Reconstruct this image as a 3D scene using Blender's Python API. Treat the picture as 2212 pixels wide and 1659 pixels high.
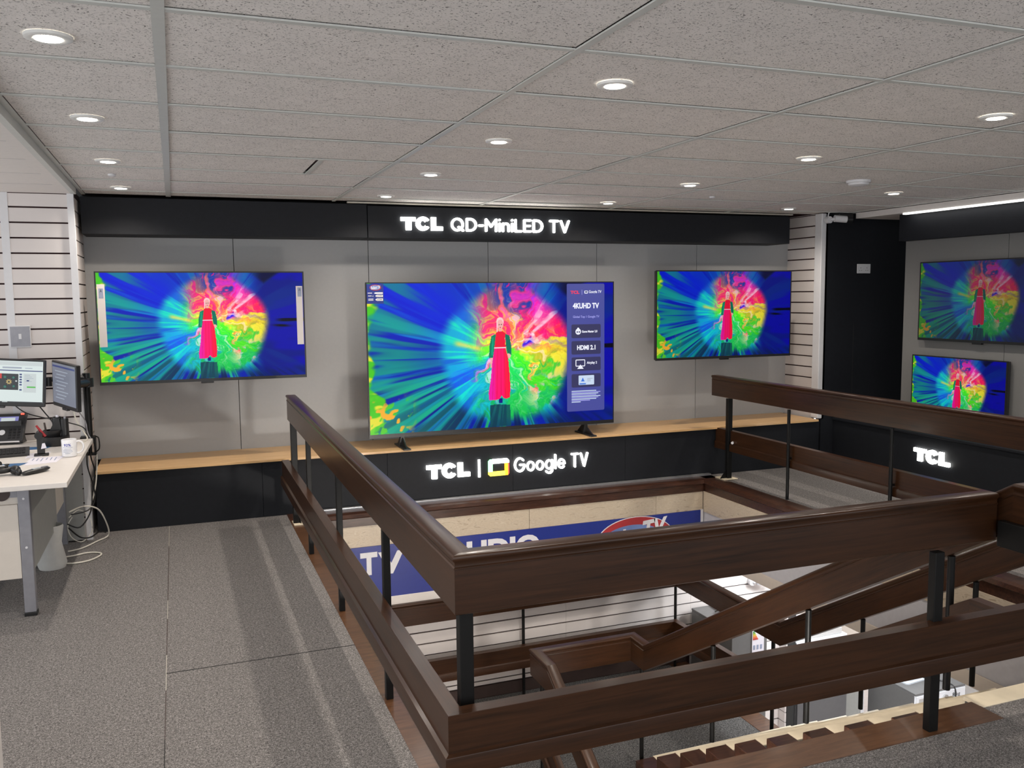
import bpy, bmesh, math, random
import numpy as np
from mathutils import Vector, Matrix
from math import pi, sin, cos, radians

for _o in list(bpy.data.objects):
    bpy.data.objects.remove(_o, do_unlink=True)
SC = bpy.context.scene
COL = SC.collection
random.seed(5)

# ------------------------------------------------------------------ camera
cam_d = bpy.data.cameras.new('camera'); cam = bpy.data.objects.new('camera', cam_d); COL.objects.link(cam)
CR = ((0.93412029, -0.35682270, -0.00984107), (-0.04476001, -0.08973581, -0.99495931), (0.35414097, 0.92985217, -0.09979543))
CP = (0.00727, -2.53551, 1.65540)
cam.matrix_world = Matrix(((CR[0][0], -CR[1][0], -CR[2][0], CP[0]), (CR[0][1], -CR[1][1], -CR[2][1], CP[1]),
                           (CR[0][2], -CR[1][2], -CR[2][2], CP[2]), (0, 0, 0, 1)))
cam_d.sensor_fit = 'HORIZONTAL'; cam_d.sensor_width = 36.0; cam_d.lens = 36.0 * 1901.43 / 2212
cam_d.clip_start = 0.05; cam_d.clip_end = 60
SC.camera = cam

# ------------------------------------------------------------------ world, exposure
W = bpy.data.worlds.new('world'); SC.world = W; W.use_nodes = True
W.node_tree.nodes['Background'].inputs[0].default_value = (0.95, 0.97, 1.0, 1)
W.node_tree.nodes['Background'].inputs[1].default_value = 1.75
SC.view_settings.view_transform = 'Standard'; SC.view_settings.look = 'None'
SC.view_settings.exposure = 0.0; SC.view_settings.gamma = 1.0; SC.view_settings.use_curve_mapping = False
DOWN_W = 43.0          # watts of each recessed downlight
LOWER_W = 60.0         # watts of each light panel of the shop floor below
try:
    SC.cycles.max_bounces = 6; SC.cycles.diffuse_bounces = 4; SC.cycles.glossy_bounces = 3
    SC.cycles.sample_clamp_indirect = 6.0; SC.cycles.use_denoising = True
except Exception: pass

# ------------------------------------------------------------------ material helpers
MATS = {}
def lin(c):
    return tuple(((x / 12.92) if x <= .04045 else ((x + .055) / 1.055) ** 2.4) for x in c)
def s8(r, g, b): return lin((r / 255, g / 255, b / 255))
class NT:
    def __init__(s, name):
        s.m = bpy.data.materials.new(name); s.m.use_nodes = True; s.t = s.m.node_tree; s.n = s.t.nodes; s.l = s.t.links
        s.b = s.n['Principled BSDF']; MATS[name] = s.m
    def add(s, kind, **kw):
        n = s.n.new(kind)
        for k, v in kw.items():
            if k.startswith('i_'): n.inputs[k[2:].replace('_', ' ')].default_value = v
            else: setattr(n, k, v)
        return n
    def link(s, a, b): s.l.new(a, b)
    def set(s, **kw):
        for k, v in kw.items():
            i = s.b.inputs[k.replace('_', ' ')]
            i.default_value = (*v, 1) if isinstance(v, tuple) and len(v) == 3 else v
    def coord(s, scale=(1, 1, 1), kind='Object', attr=None):
        if attr:
            c = s.add('ShaderNodeAttribute'); c.attribute_name = attr; o = c.outputs['Vector']
        else:
            c = s.add('ShaderNodeTexCoord'); o = c.outputs[kind]
        mp = s.add('ShaderNodeMapping'); mp.inputs['Scale'].default_value = scale
        s.link(o, mp.inputs['Vector']); return mp.outputs[0]
    def noise(s, vec, scale, detail=3, rough=.5, dist=0):
        n = s.add('ShaderNodeTexNoise'); n.inputs['Scale'].default_value = scale; n.inputs['Detail'].default_value = detail
        n.inputs['Roughness'].default_value = rough; n.inputs['Distortion'].default_value = dist
        s.link(vec, n.inputs['Vector']); return n.outputs['Fac']
    def ramp(s, fac, stops):
        r = s.add('ShaderNodeValToRGB'); e = r.color_ramp.elements
        while len(e) < len(stops): e.new(.5)
        for el, (p, c) in zip(e, stops):
            el.position = p; el.color = (*c, 1) if len(c) == 3 else c
        s.link(fac, r.inputs[0]); return r.outputs[0]
    def bump(s, h, strength=.2, dist=.005):
        b = s.add('ShaderNodeBump'); b.inputs['Strength'].default_value = strength; b.inputs['Distance'].default_value = dist
        s.link(h, b.inputs['Height']); s.link(b.outputs[0], s.b.inputs['Normal'])
def plain(name, col, rough=.5, metal=0, spec=None, var=.06, bump=0, scale=30, coat=0):
    t = NT(name); v = t.coord(); f = t.noise(v, scale, 3)
    a = tuple(max(0, c * (1 - var)) for c in col); b = tuple(min(1, c * (1 + var)) for c in col)
    t.link(t.ramp(f, [(.3, a), (.7, b)]), t.b.inputs['Base Color'])
    t.set(Roughness=rough, Metallic=metal)
    if spec is not None: t.b.inputs['Specular IOR Level'].default_value = spec
    if coat: t.b.inputs['Coat Weight'].default_value = coat; t.b.inputs['Coat Roughness'].default_value = .15
    if bump: t.bump(f, bump, .002)
    return t.m
def wood(name, c0, c1, rough=.35, coat=.3, sc=(1.2, 22, 22), attr='grain', bump=.1, big=None):
    t = NT(name); v = t.coord(sc, attr=attr) if attr else t.coord(sc)
    f = t.noise(v, 3.0, 6, .62, .6)
    col = t.ramp(f, [(.32, c0), (.68, c1)])
    if big:
        v2 = t.coord((.6, 2, 2), attr=attr) if attr else t.coord((.6, .6, .6))
        f2 = t.noise(v2, 2.2, 3, .6, .3)
        mx = t.add('ShaderNodeMix', data_type='RGBA'); t.link(t.ramp(f2, [(.35, (0, 0, 0)), (.7, (1, 1, 1))]), mx.inputs[0])
        t.link(col, mx.inputs[6]); mx.inputs[7].default_value = (*big, 1); mul = mx.outputs[2]
        mx2 = t.add('ShaderNodeMix', data_type='RGBA'); mx2.inputs[0].default_value = .5
        t.link(col, mx2.inputs[6]); t.link(mul, mx2.inputs[7]); col = mx2.outputs[2]
    t.link(col, t.b.inputs['Base Color']); t.set(Roughness=rough)
    t.b.inputs['Coat Weight'].default_value = coat; t.b.inputs['Coat Roughness'].default_value = .12; t.b.inputs['Specular IOR Level'].default_value = .32
    t.bump(f, bump, .002); return t.m
def emit(name, col, strength=1.0, rough=.3):
    t = NT(name); v = t.coord(); f = t.noise(v, 5, 1)
    t.link(t.ramp(f, [(0, tuple(c * .98 for c in col)), (1, col)]), t.b.inputs['Emission Color'])
    t.set(Base_Color=(.02, .02, .02), Roughness=rough); t.b.inputs['Emission Strength'].default_value = strength
    return t.m

# ceiling tile: pale mineral fibre with short dark fissures
t = NT('ceiling_tile_mat'); v = t.coord()
vor = t.add('ShaderNodeTexVoronoi', feature='F1'); vor.inputs['Scale'].default_value = 92; vor.inputs['Randomness'].default_value = 1
wob = t.add('ShaderNodeTexNoise'); wob.inputs['Scale'].default_value = 45; t.link(v, wob.inputs['Vector'])
mixv = t.add('ShaderNodeMix', data_type='RGBA'); mixv.inputs[0].default_value = .035
t.link(v, mixv.inputs[6]); t.link(wob.outputs['Color'], mixv.inputs[7])
rnd = t.noise(v, 26, 2, .5, 1.6)
fz = t.noise(t.coord((1, 1.7, 1)), 62, 2, .5, 2.6)
t.link(mixv.outputs[2], vor.inputs['Vector'])
fis = t.ramp(fz, [(.345, (.35, .35, .35)), (.38, (1, 1, 1))])
dd = t.ramp(vor.outputs['Distance'], [(.18, (1, 1, 1)), (.31, (0, 0, 0))])
st_ = t.ramp(vor.outputs['Color'], [(.22, (0, 0, 0)), (.75, (1, 1, 1))])
m1_ = t.add('ShaderNodeMix', data_type='RGBA', blend_type='MULTIPLY'); m1_.inputs[0].default_value = 1; t.link(dd, m1_.inputs[6]); t.link(st_, m1_.inputs[7])
inv = t.add('ShaderNodeInvert'); t.link(m1_.outputs[2], inv.inputs['Color']); dots = inv.outputs[0]
mul = t.add('ShaderNodeMix', data_type='RGBA', blend_type='MULTIPLY'); mul.inputs[0].default_value = 1
t.link(fis, mul.inputs[6]); t.link(dots, mul.inputs[7])
cm = t.add('ShaderNodeMix', data_type='RGBA'); t.link(mul.outputs[2], cm.inputs[0])
cm.inputs[6].default_value = (.10, .09, .08, 1); t.link(t.ramp(t.noise(v, 7, 3), [(.3, (.78, .745, .715)), (.7, (.84, .80, .77))]), cm.inputs[7])
t.link(cm.outputs[2], t.b.inputs['Base Color']); t.set(Roughness=.95); t.bump(mul.outputs[2], .5, .004)

# carpet
t = NT('carpet_mat'); v = t.coord()
f = t.noise(v, 115, 3, .7, .8); g = t.noise(v, 260, 2, .6, .3)
mx = t.add('ShaderNodeMath', operation='ADD'); t.link(f, mx.inputs[0]); t.link(g, mx.inputs[1])
hf = t.add('ShaderNodeMath', operation='MULTIPLY'); t.link(mx.outputs[0], hf.inputs[0]); hf.inputs[1].default_value = .5
t.link(t.ramp(hf.outputs[0], [(.36, (.030, .028, .028)), (.50, (.165, .155, .150)), (.64, (.42, .395, .385))]), t.b.inputs['Base Color'])
t.set(Roughness=1.0); t.bump(hf.outputs[0], .8, .006)

t = NT('stair_carpet'); v = t.coord(); f = t.noise(v, 115, 3, .7, .8)  # gallery carpet in a darker tone, stair well shade put into its colour
t.link(t.ramp(f, [(.36, (.016, .016, .016)), (.50, (.075, .073, .072)), (.64, (.20, .195, .19))]), t.b.inputs['Base Color']); t.set(Roughness=1.0); t.bump(f, .8, .006)
wood('rail_wood', (.0125, .0051, .0021), (.043, .0165, .0068), .30, .10, (1.0, 26, 26), 'grain', .05, (.064, .025, .0095))
wood('trim_wood', (.055, .0235, .0105), (.135, .062, .029), .34, .25, (2, 14, 14), None, .06, (.10, .045, .02))
wood('dark_trim_wood', (.028, .011, .007), (.075, .03, .017), .30, .4, (2, 20, 20), None, .06)
wood('oak_top', (.60, .36, .155), (.80, .52, .26), .38, .15, (1.3, 26, 20), None, .03)
plain('black_steel', (.006, .006, .006), .42, spec=.25)
plain('black_board', (.010, .0115, .0155), .60, var=.10, spec=.3)
plain('grey_board', (.42, .425, .43), .50, var=.015, scale=40)
plain('grey_board_dim', (.21, .21, .205), .50, var=.015, scale=40)  # grey board darkened so its colour carries the dimness of the right wall
plain('seam_dark', (.02, .02, .02), .8)
plain('slat_white', (.74, .69, .67), .55, var=.02, scale=6)
plain('slot_dark', (.050, .018, .018), .8)
plain('metal_white', (.74, .74, .76), .4, var=.015)
plain('tee_metal', (.60, .61, .58), .45, var=.03)
plain('ring_white', (.80, .80, .78), .4)
plain('white_paint', (.76, .72, .69), .6, var=.02)
plain('cream_paint', (.80, .70, .52), .5, var=.05, scale=18)
plain('beige_paint', (.70, .62, .54), .7, var=.02)
plain('soft_grey', (.46, .45, .44), .6, var=.03)
plain('lilac_grey', (.58, .57, .60), .5, var=.03)
plain('blue_board', s8(30, 48, 135), .35, var=.04)
plain('red_print', s8(175, 50, 55), .4)
plain('pale_blue_print', s8(110, 135, 190), .4, var=.25, scale=3)
plain('white_print', (.80, .80, .84), .45, var=.02)
plain('black_plastic', (.014, .014, .015), .35)
plain('dark_plastic', (.028, .028, .030), .45)
plain('grey_metal', (.30, .30, .33), .35, .3)
plain('desk_white', (.76, .72, .68), .45, var=.02)
plain('desk_panel', (.70, .64, .57), .5, var=.02)
plain('panel_grey', (.36, .365, .35), .5, var=.03)
plain('mug_white', (.86, .86, .88), .2)
plain('paper', (.82, .80, .88), .7, var=.03)
plain('blue_card', s8(50, 100, 150), .5)
plain('red_plastic', s8(150, 20, 30), .35)
plain('cable_white', (.75, .72, .64), .45)
plain('bag_white', (.62, .62, .60), .6, var=.05, bump=.3, scale=20)
plain('blue_ink', s8(60, 70, 170), .5)
plain('grey_ink', s8(150, 160, 185), .5)
plain('steel', (.55, .56, .58), .3, .7)
plain('appliance_white', (.78, .80, .84), .35, var=.02)
plain('appliance_grey', (.15, .15, .15), .45, var=.03)
plain('appliance_dark', (.10, .10, .105), .45, var=.03)
plain('tray_clear', (.72, .78, .84), .15, var=.05)
plain('shop_floor', (.62, .55, .52), .5, var=.05)
plain('chrome', (.7, .7, .7), .15, 1.0)
plain('skirting', (.055, .034, .030), .5)
plain('brass_strip', (.55, .52, .45), .4, .3)
t = NT('travertine'); v = t.coord((.55, .55, 2.0)); f = t.noise(v, 9, 7, .68, 3.6)
t.link(t.ramp(f, [(.30, (.36, .27, .18)), (.47, (.62, .53, .41)), (.56, (.55, .45, .33)), (.75, (.72, .65, .54))]), t.b.inputs['Base Color'])
t.set(Roughness=.35); t.bump(f, .1, .002)
emit('lamp_glow', (1.0, .93, .80), 14)
emit('strip_glow', (1.0, .99, .95), 2.4)
emit('letter_glow', (1.0, .99, .92), 9)
for nm, c in (('letter_green', (.35, 1, .45)), ('letter_yellow', (1, .85, .08)), ('letter_orange', (1, .42, .02)), ('letter_red', (1, .06, .05))):
    emit(nm, c, 2.6)
emit('lower_glow', (1.0, 1.0, 1.0), 6)
emit('screen_white', s8(222, 234, 232), .9); emit('screen_grey', s8(120, 125, 140), .9); emit('screen_navy', s8(45, 60, 120), .9)
emit('screen_green', s8(95, 190, 90), .9); emit('screen_red', s8(205, 50, 45), .9); emit('screen_dark', s8(30, 38, 45), .8)
emit('screen_teal', s8(40, 120, 105), .8); emit('screen_gold', s8(200, 175, 110), .8); emit('screen_pale', s8(205, 214, 214), .9)
emit('screen_lilac', s8(140, 140, 205), .8); emit('red_led', s8(255, 90, 70), 2.0); emit('screen_line', s8(165, 175, 190), .85)
emit('ui_panel', s8(66, 72, 158), .9); emit('ui_tile', s8(42, 42, 92), .9); emit('ui_white', s8(240, 242, 255), 1.0)
emit('ui_red', s8(240, 45, 85), 1.0); emit('ui_pale', s8(205, 222, 245), .95); emit('ui_lilac', s8(165, 165, 240), .95)
emit('ui_blue', s8(60, 120, 220), .95)
def picture_mat(name, strength, wash=0.0):
    t = NT(name); a = t.add('ShaderNodeAttribute'); a.attribute_name = 'picture'
    mx = t.add('ShaderNodeMix', data_type='RGBA'); mx.inputs[0].default_value = wash
    t.link(a.outputs['Color'], mx.inputs[6]); mx.inputs[7].default_value = (.10, .12, .15, 1)
    t.link(mx.outputs[2], t.b.inputs['Emission Color']); t.b.inputs['Emission Strength'].default_value = strength
    t.set(Base_Color=(.004, .004, .005), Roughness=.22); t.b.inputs['Specular IOR Level'].default_value = .12; return t.m
picture_mat('picture_bright', 1.05); picture_mat('picture_soft', .78); picture_mat('picture_mid', .72); picture_mat('picture_dim', .32, .28)

# ------------------------------------------------------------------ mesh helpers
class MB:
    def __init__(s): s.v = []; s.f = []; s.g = []; s.mi = []; s.k = 0
    def mat(s, k): s.k = k; return s
    def add(s, vs, fs, gs=None):
        b = len(s.v); s.v += [tuple(x) for x in vs]; s.g += (gs if gs else [tuple(x) for x in vs])
        s.f += [tuple(i + b for i in f) for f in fs]; s.mi += [s.k] * len(fs); return s
    def box(s, x0, x1, y0, y1, z0, z1):
        vs = [(x0, y0, z0), (x1, y0, z0), (x1, y1, z0), (x0, y1, z0), (x0, y0, z1), (x1, y0, z1), (x1, y1, z1), (x0, y1, z1)]
        return s.add(vs, [(0, 3, 2, 1), (4, 5, 6, 7), (0, 1, 5, 4), (1, 2, 6, 5), (2, 3, 7, 6), (3, 0, 4, 7)])
    def bbox(s, x0, x1, y0, y1, z0, z1, b=.004):
        """box with chamfered edges"""
        bm = bmesh.new(); bmesh.ops.create_cube(bm, size=1)
        for v in bm.verts: v.co = Vector(((x0 + x1) / 2 + v.co.x * (x1 - x0), (y0 + y1) / 2 + v.co.y * (y1 - y0), (z0 + z1) / 2 + v.co.z * (z1 - z0)))
        bmesh.ops.bevel(bm, geom=list(bm.edges), offset=b, segments=2, affect='EDGES', profile=.5)
        bm.verts.ensure_lookup_table(); bm.verts.index_update()
        s.add([v.co[:] for v in bm.verts], [tuple(v.index for v in f.verts) for f in bm.faces]); bm.free(); return s
    def prism(s, pts, a0, a1, axis='z'):
        """extrude a 2-D outline; axis z: pts=(x,y); y: pts=(x,z); x: pts=(y,z)"""
        def mk(p, a): return {'z': (p[0], p[1], a), 'y': (p[0], a, p[1]), 'x': (a, p[0], p[1])}[axis]
        n = len(pts); vs = [mk(p, a0) for p in pts] + [mk(p, a1) for p in pts]
        fs = [tuple(range(n))[::-1], tuple(range(n, 2 * n))] + [(i, (i + 1) % n, n + (i + 1) % n, n + i) for i in range(n)]
        return s.add(vs, fs)
    def cyl(s, c0, c1, r0, r1=None, n=14, cap=True):
        r1 = r0 if r1 is None else r1; c0 = Vector(c0); c1 = Vector(c1); d = (c1 - c0).normalized()
        a = d.orthogonal().normalized(); b = d.cross(a)
        vs = [(c0 + a * r0 * cos(2 * pi * i / n) + b * r0 * sin(2 * pi * i / n))[:] for i in range(n)]
        vs += [(c1 + a * r1 * cos(2 * pi * i / n) + b * r1 * sin(2 * pi * i / n))[:] for i in range(n)]
        fs = [(i, (i + 1) % n, n + (i + 1) % n, n + i) for i in range(n)]
        if cap: fs += [tuple(range(n))[::-1], tuple(range(n, 2 * n))]
        return s.add(vs, fs)
    def lathe(s, prof, cx=0, cy=0, n=28):
        vs = []; fs = []
        for r, z in prof:
            for i in range(n): vs.append((cx + r * cos(2 * pi * i / n), cy + r * sin(2 * pi * i / n), z))
        for j in range(len(prof) - 1):
            for i in range(n):
                a = j * n + i; b = j * n + (i + 1) % n; fs.append((a, b, b + n, a + n))
        return s.add(vs, fs)
    def tube(s, pts, r, n=8, sub=4, up=(0, 0, 1)):
        P = [Vector(p) for p in pts]; Q = []
        for i in range(len(P) - 1):
            p0 = P[max(i - 1, 0)]; p1 = P[i]; p2 = P[i + 1]; p3 = P[min(i + 2, len(P) - 1)]
            for k in range(sub):
                t_ = k / sub
                Q.append(.5 * ((2 * p1) + (p2 - p0) * t_ + (2 * p0 - 5 * p1 + 4 * p2 - p3) * t_ ** 2 + (3 * p1 - p0 - 3 * p2 + p3) * t_ ** 3))
        Q.append(P[-1]); vs = []; fs = []; up = Vector(up)
        for i, q in enumerate(Q):
            d = (Q[min(i + 1, len(Q) - 1)] - Q[max(i - 1, 0)]).normalized()
            a = d.cross(up); a = a.normalized() if a.length > 1e-3 else Vector((1, 0, 0)); b = a.cross(d)
            for k in range(n): vs.append((q + a * r * cos(2 * pi * k / n) + b * r * sin(2 * pi * k / n))[:])
        for i in range(len(Q) - 1):
            for k in range(n): fs.append((i * n + k, i * n + (k + 1) % n, (i + 1) * n + (k + 1) % n, (i + 1) * n + k))
        fs += [tuple(range(n)), tuple(range((len(Q) - 1) * n, len(Q) * n))[::-1]]
        return s.add(vs, fs)
    def build(s, name, mat, parent=None, smooth=False, off=None, kind=None, xf=None):
        """link as ONE mesh object; vertices are given in world space and stored relative to the parent's origin"""
        if off is None:
            off = Vector((0, 0, 0))
            if parent is not None: off = parent_world(parent)
        vs = [Vector(v) for v in s.v]
        if xf is not None: vs = [xf @ v for v in vs]
        me = bpy.data.meshes.new(name); me.from_pydata([(v - off)[:] for v in vs], [], s.f)
        mats = mat if isinstance(mat, (list, tuple)) else [mat]
        for m in mats: me.materials.append(MATS[m])
        for p, k in zip(me.polygons, s.mi):
            p.material_index = k; p.use_smooth = smooth
        at = me.attributes.new('grain', 'FLOAT_VECTOR', 'POINT')
        at.data.foreach_set('vector', np.array(s.g, dtype=np.float32).ravel())
        me.validate(); me.update()
        bm = bmesh.new(); bm.from_mesh(me); bmesh.ops.recalc_face_normals(bm, faces=bm.faces); bm.to_mesh(me); bm.free()
        o = bpy.data.objects.new(name, me); COL.objects.link(o)
        if parent is not None: o.parent = parent
        if smooth:
            try: me.set_sharp_from_angle(angle=radians(38))
            except Exception: pass
        if kind: o['kind'] = kind
        return o
def parent_world(p):
    o = Vector((0, 0, 0))
    while p is not None: o += p.location; p = p.parent
    return o
def thing(name, label, cat, loc=(0, 0, 0), rz=0, group=None):
    o = bpy.data.objects.new(name, None); COL.objects.link(o); o.location = loc; o.rotation_euler = (0, 0, rz)
    o.empty_display_size = .05; return tag(o, label, cat, group)
def tag(o, label, cat, group=None):
    o['label'] = label; o['category'] = cat
    if group: o['group'] = group
    return o
def struct(o): o['kind'] = 'structure'; return o
def box(name, mat, a, parent=None, bev=0, **kw):
    m = MB()
    if bev: m.bbox(*a, b=bev)
    else: m.box(*a)
    return m.build(name, mat, parent, **kw)
def piece(src, name, parent, loc):
    o = src.copy(); o.name = name; COL.objects.link(o); o.parent = parent; o.location = loc; return o
_fc = {}
def text_mesh(body, size, extrude=.004, offset=0.0, shear=0.0, spacing=1.0):
    c = bpy.data.curves.new('txt', 'FONT'); c.body = body; c.size = size; c.extrude = extrude; c.offset = offset
    c.shear = shear; c.space_character = spacing; c.resolution_u = 4
    o = bpy.data.objects.new('txt', c); COL.objects.link(o)
    dg = bpy.context.evaluated_depsgraph_get(); dg.update()
    me = bpy.data.meshes.new_from_object(o.evaluated_get(dg)); bpy.data.objects.remove(o, do_unlink=True); bpy.data.curves.remove(c)
    me.materials.clear(); return me
def lettering(name, body, mat, x0, x1, z0, z1, y, parent=None, extrude=.004, offset=0.0, shear=0.0, face='-y', spacing=1.0, roll=0):
    """letters filling the rectangle x0..x1, z0..z1 of a plane facing -y (or facing -x, then x means -y)"""
    me = text_mesh(body, 1.0, 0, offset, shear, spacing)
    co = np.empty(len(me.vertices) * 3, np.float32); me.vertices.foreach_get('co', co); co = co.reshape(-1, 3)
    mn = co.min(0); mxv = co.max(0); sx = (x1 - x0) / (mxv[0] - mn[0]); sz = (z1 - z0) / (mxv[1] - mn[1])
    bm = bmesh.new(); bm.from_mesh(me)
    r = bmesh.ops.extrude_face_region(bm, geom=list(bm.faces))
    ev = [e for e in r['geom'] if isinstance(e, bmesh.types.BMVert)]
    for v in ev: v.co.z += 1.0
    par = parent_world(parent) if parent is not None else Vector((0, 0, 0))
    cx, cz = (x0 + x1) / 2, (z0 + z1) / 2
    for v in bm.verts:
        X = x0 + (v.co.x - mn[0]) * sx; Z = z0 + (v.co.y - mn[1]) * sz; D = extrude * v.co.z
        if roll:
            dx, dz = X - cx, Z - cz; X = cx + dx * cos(roll) - dz * sin(roll); Z = cz + dx * sin(roll) + dz * cos(roll)
        if face == '-y': p = Vector((X, y - D, Z))
        elif face == '-x': p = Vector((y - D, -X, Z))
        else: p = Vector((X, Z, y + D))
        v.co = p - par
    bmesh.ops.recalc_face_normals(bm, faces=bm.faces)
    bm.to_mesh(me); bm.free(); me.materials.append(MATS[mat]); me.name = name
    for p in me.polygons: p.use_smooth = False
    o = bpy.data.objects.new(name, me); COL.objects.link(o)
    if parent is not None: o.parent = parent
    return o

def _arc(cx, cy, rx, ry, a0, a1, n=20): return [(cx + rx * cos(radians(a0 + (a1 - a0) * k / n)), cy + ry * sin(radians(a0 + (a1 - a0) * k / n))) for k in range(n + 1)]
GLY = {
 'T': (.64, [[(0, 1), (.64, 1)], [(.32, 1), (.32, 0)]]), 'V': (.66, [[(0, 1), (.33, 0), (.66, 1)]]),
 'Q': (.90, [_arc(.42, .5, .42, .5, 0, 360, 28), [(.52, .28), (.86, -.02)]]),
 'D': (.70, [[(0, 0), (0, 1), (.25, 1)] + _arc(.25, .5, .45, .5, 90, -90) + [(0, 0)]]), '-': (.28, [[(0, .45), (.28, .45)]]),
 'M': (.80, [[(0, 0), (0, 1), (.40, .38), (.80, 1), (.80, 0)]]), 'i': (.02, [[(.01, 0), (.01, .66)], [(.01, .97), (.01, .99)]]),
 'n': (.46, [[(0, 0), (0, .66)], [(0, .40)] + _arc(.23, .42, .23, .25, 180, 0) + [(.46, 0)]]),
 'L': (.46, [[(0, 1), (0, 0), (.46, 0)]]), 'E': (.50, [[(.50, 1), (0, 1), (0, 0), (.50, 0)], [(0, .5), (.44, .5)]]),
 'G': (.92, [_arc(.46, .5, .46, .5, 42, 358) + [(.50, .48)]]), 'o': (.62, [_arc(.31, .33, .31, .33, 0, 360, 24)]),
 'g': (.62, [_arc(.31, .33, .31, .33, 0, 360, 24), [(.62, .66), (.62, -.06)] + _arc(.31, -.08, .31, .24, 0, -155)]),
 'l': (.02, [[(.01, 1.04), (.01, 0)]]), 'e': (.62, [[(.02, .33), (.62, .33)] + _arc(.31, .33, .31, .33, 0, 318)]), ' ': (.14, [])}
def stroke_text(body, mat, x0, x1, z0, z1, y, parent, depth=.018, hw=.085, gap=.27, base=0.0, top=1.0):
    """rounded-stroke letters, each a part; cap height spans z0..z1, facing -y"""
    tot = sum(GLY[c][0] for c in body) + gap * (len(body) - 1) + 2 * hw
    kx = (x1 - x0) / tot; kz = (z1 - z0) / (1 + 2 * hw); px = hw
    for c in body:
        w, strokes = GLY[c]
        if strokes:
            m = MB(); r = hw * (kx + kz) / 2
            for st in strokes:
                P = [(x0 + (px + a) * kx, z0 + (b + hw) * kz) for a, b in st]
                for i in range(len(P) - 1):
                    d = Vector((P[i + 1][0] - P[i][0], P[i + 1][1] - P[i][1]))
                    if d.length < 1e-6: continue
                    nn = Vector((-d.y, d.x)).normalized() * r; e_ = .00005 * (i % 3)
                    m.prism([(P[i][0] + nn.x, P[i][1] + nn.y), (P[i][0] - nn.x, P[i][1] - nn.y), (P[i + 1][0] - nn.x, P[i + 1][1] - nn.y), (P[i + 1][0] + nn.x, P[i + 1][1] + nn.y)], y - depth - e_, y, 'y')
                    if i > 0 or True: m.prism([(P[i][0] + r * cos(pi * k / 6), P[i][1] + r * sin(pi * k / 6)) for k in range(12)], y - depth - .0002, y, 'y')
                m.prism([(P[-1][0] + r * cos(pi * k / 6), P[-1][1] + r * sin(pi * k / 6)) for k in range(12)], y - depth - .0002, y, 'y')
            m.build('letter', mat, parent)
        px += w + gap
def heavy_tcl(mat, x0, x1, z0, z1, y, parent, depth=.018, face='-y'):
    W_ = x1 - x0; H_ = z1 - z0
    q = lambda a, b: (x0 + a * W_, z0 + b * H_)
    T = [q(0, .97), q(.345, .97), q(.345, .68), q(.245, .68), q(.245, .02), q(.235, 0), q(.125, 0), q(.115, .02), q(.115, .68), q(0, .68)]
    o_ = _arc(.522, .5, .172, .53, 32, 328, 26); i_ = _arc(.522, .5, .062, .22, 328, 32, 20)
    C = [q(a, b) for a, b in o_] + [q(.64, .30), q(.570, .30)] + [q(a, b) for a, b in i_ if a < .575] + [q(.570, .70), q(.64, .70)]
    L = [q(.715, 1), q(.835, 1), q(.835, .31), q(.99, .31), q(1, .28), q(1, .02), q(.99, 0), q(.715, 0)]
    for P in (T, C, L):
        m = MB()
        if face == '-y': m.prism(P, y - depth, y, 'y')
        else: m.prism([(-a, b) for a, b in P], y - depth, y, 'x')
        m.build('letter', mat, parent)
# ================================================================== THE SETTING
CE = 2.40
# ---- floor (gallery) with the stair well left open
fl = MB()
for a in ((-3.2, .74, -4.2, 4.9), (.74, 2.95, -4.2, -.15), (2.95, 8.2, -4.2, -.04), (4.52, 8.2, -.04, 4.27), (.74, 8.2, 4.27, 4.9)):
    fl.box(*a, -.045, 0)
floor = struct(fl.build('floor', 'carpet_mat'))
sl = MB()
for a in ((-3.2, .80, -4.2, 5.2), (.80, 2.87, -4.2, -.06), (2.87, 8.2, -4.2, -.10), (4.50, 8.2, -.10, 4.20), (.80, 8.2, 4.20, 5.2)):
    sl.box(*a, -.30, -.046)
sl.build('floor_slab', 'soft_grey', floor)
for a, b, mt in ((-1.5, .9, 'seam_dark'), (.9, 1.35, 'skirting'), (1.35, 1.75, 'brass_strip'), (1.75, 2.25, 'skirting'), (2.25, 2.55, 'brass_strip'), (2.55, 3.7, 'skirting'), (3.7, 4.26, 'brass_strip')):
    box('carpet_joint', mt, (-.1015, -.0985, a, b, -.002, .0010), floor)
cj = MB(); cj.prism([(-.10, 1.53), (.74, 1.535), (.74, 1.541), (-.10, 1.536)], -.002, .0011, 'z'); cj.build('carpet_joint', 'seam_dark', floor)

# ---- wooden curbs round the well
tr = MB(); tr.box(.74, .95, -.15, 4.07, -.115, .001); trim1 = struct(tr.build('trim_1', 'trim_wood'))
tr = MB(); tr.box(.95, 2.95, -.15, 0.0, -.115, .001); trim2 = struct(tr.build('trim_2', 'trim_wood'))
tr = MB(); tr.box(.74, 4.52, 4.13, 4.27, -.06, .004); tr.prism([(4.13, .004), (4.095, -.004), (4.085, -.030), (4.10, -.04), (4.10, -.105), (4.13, -.105)], .74, 4.36, 'x')
trim3 = struct(tr.build('trim_3', 'dark_trim_wood'))
tr = MB(); tr.box(4.40, 4.52, -.02, 4.27, -.06, .004); tr.prism([(4.40, .004), (4.365, -.004), (4.355, -.030), (4.37, -.04), (4.37, -.105), (4.40, -.105)], -.02, 4.13, 'y')
trim4 = struct(tr.build('trim_4', 'dark_trim_wood'))
st = MB(); st.box(.80, 4.52, 4.225, 4.262, .004, .020); struct(st.build('trim_5', 'steel'))

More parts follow.
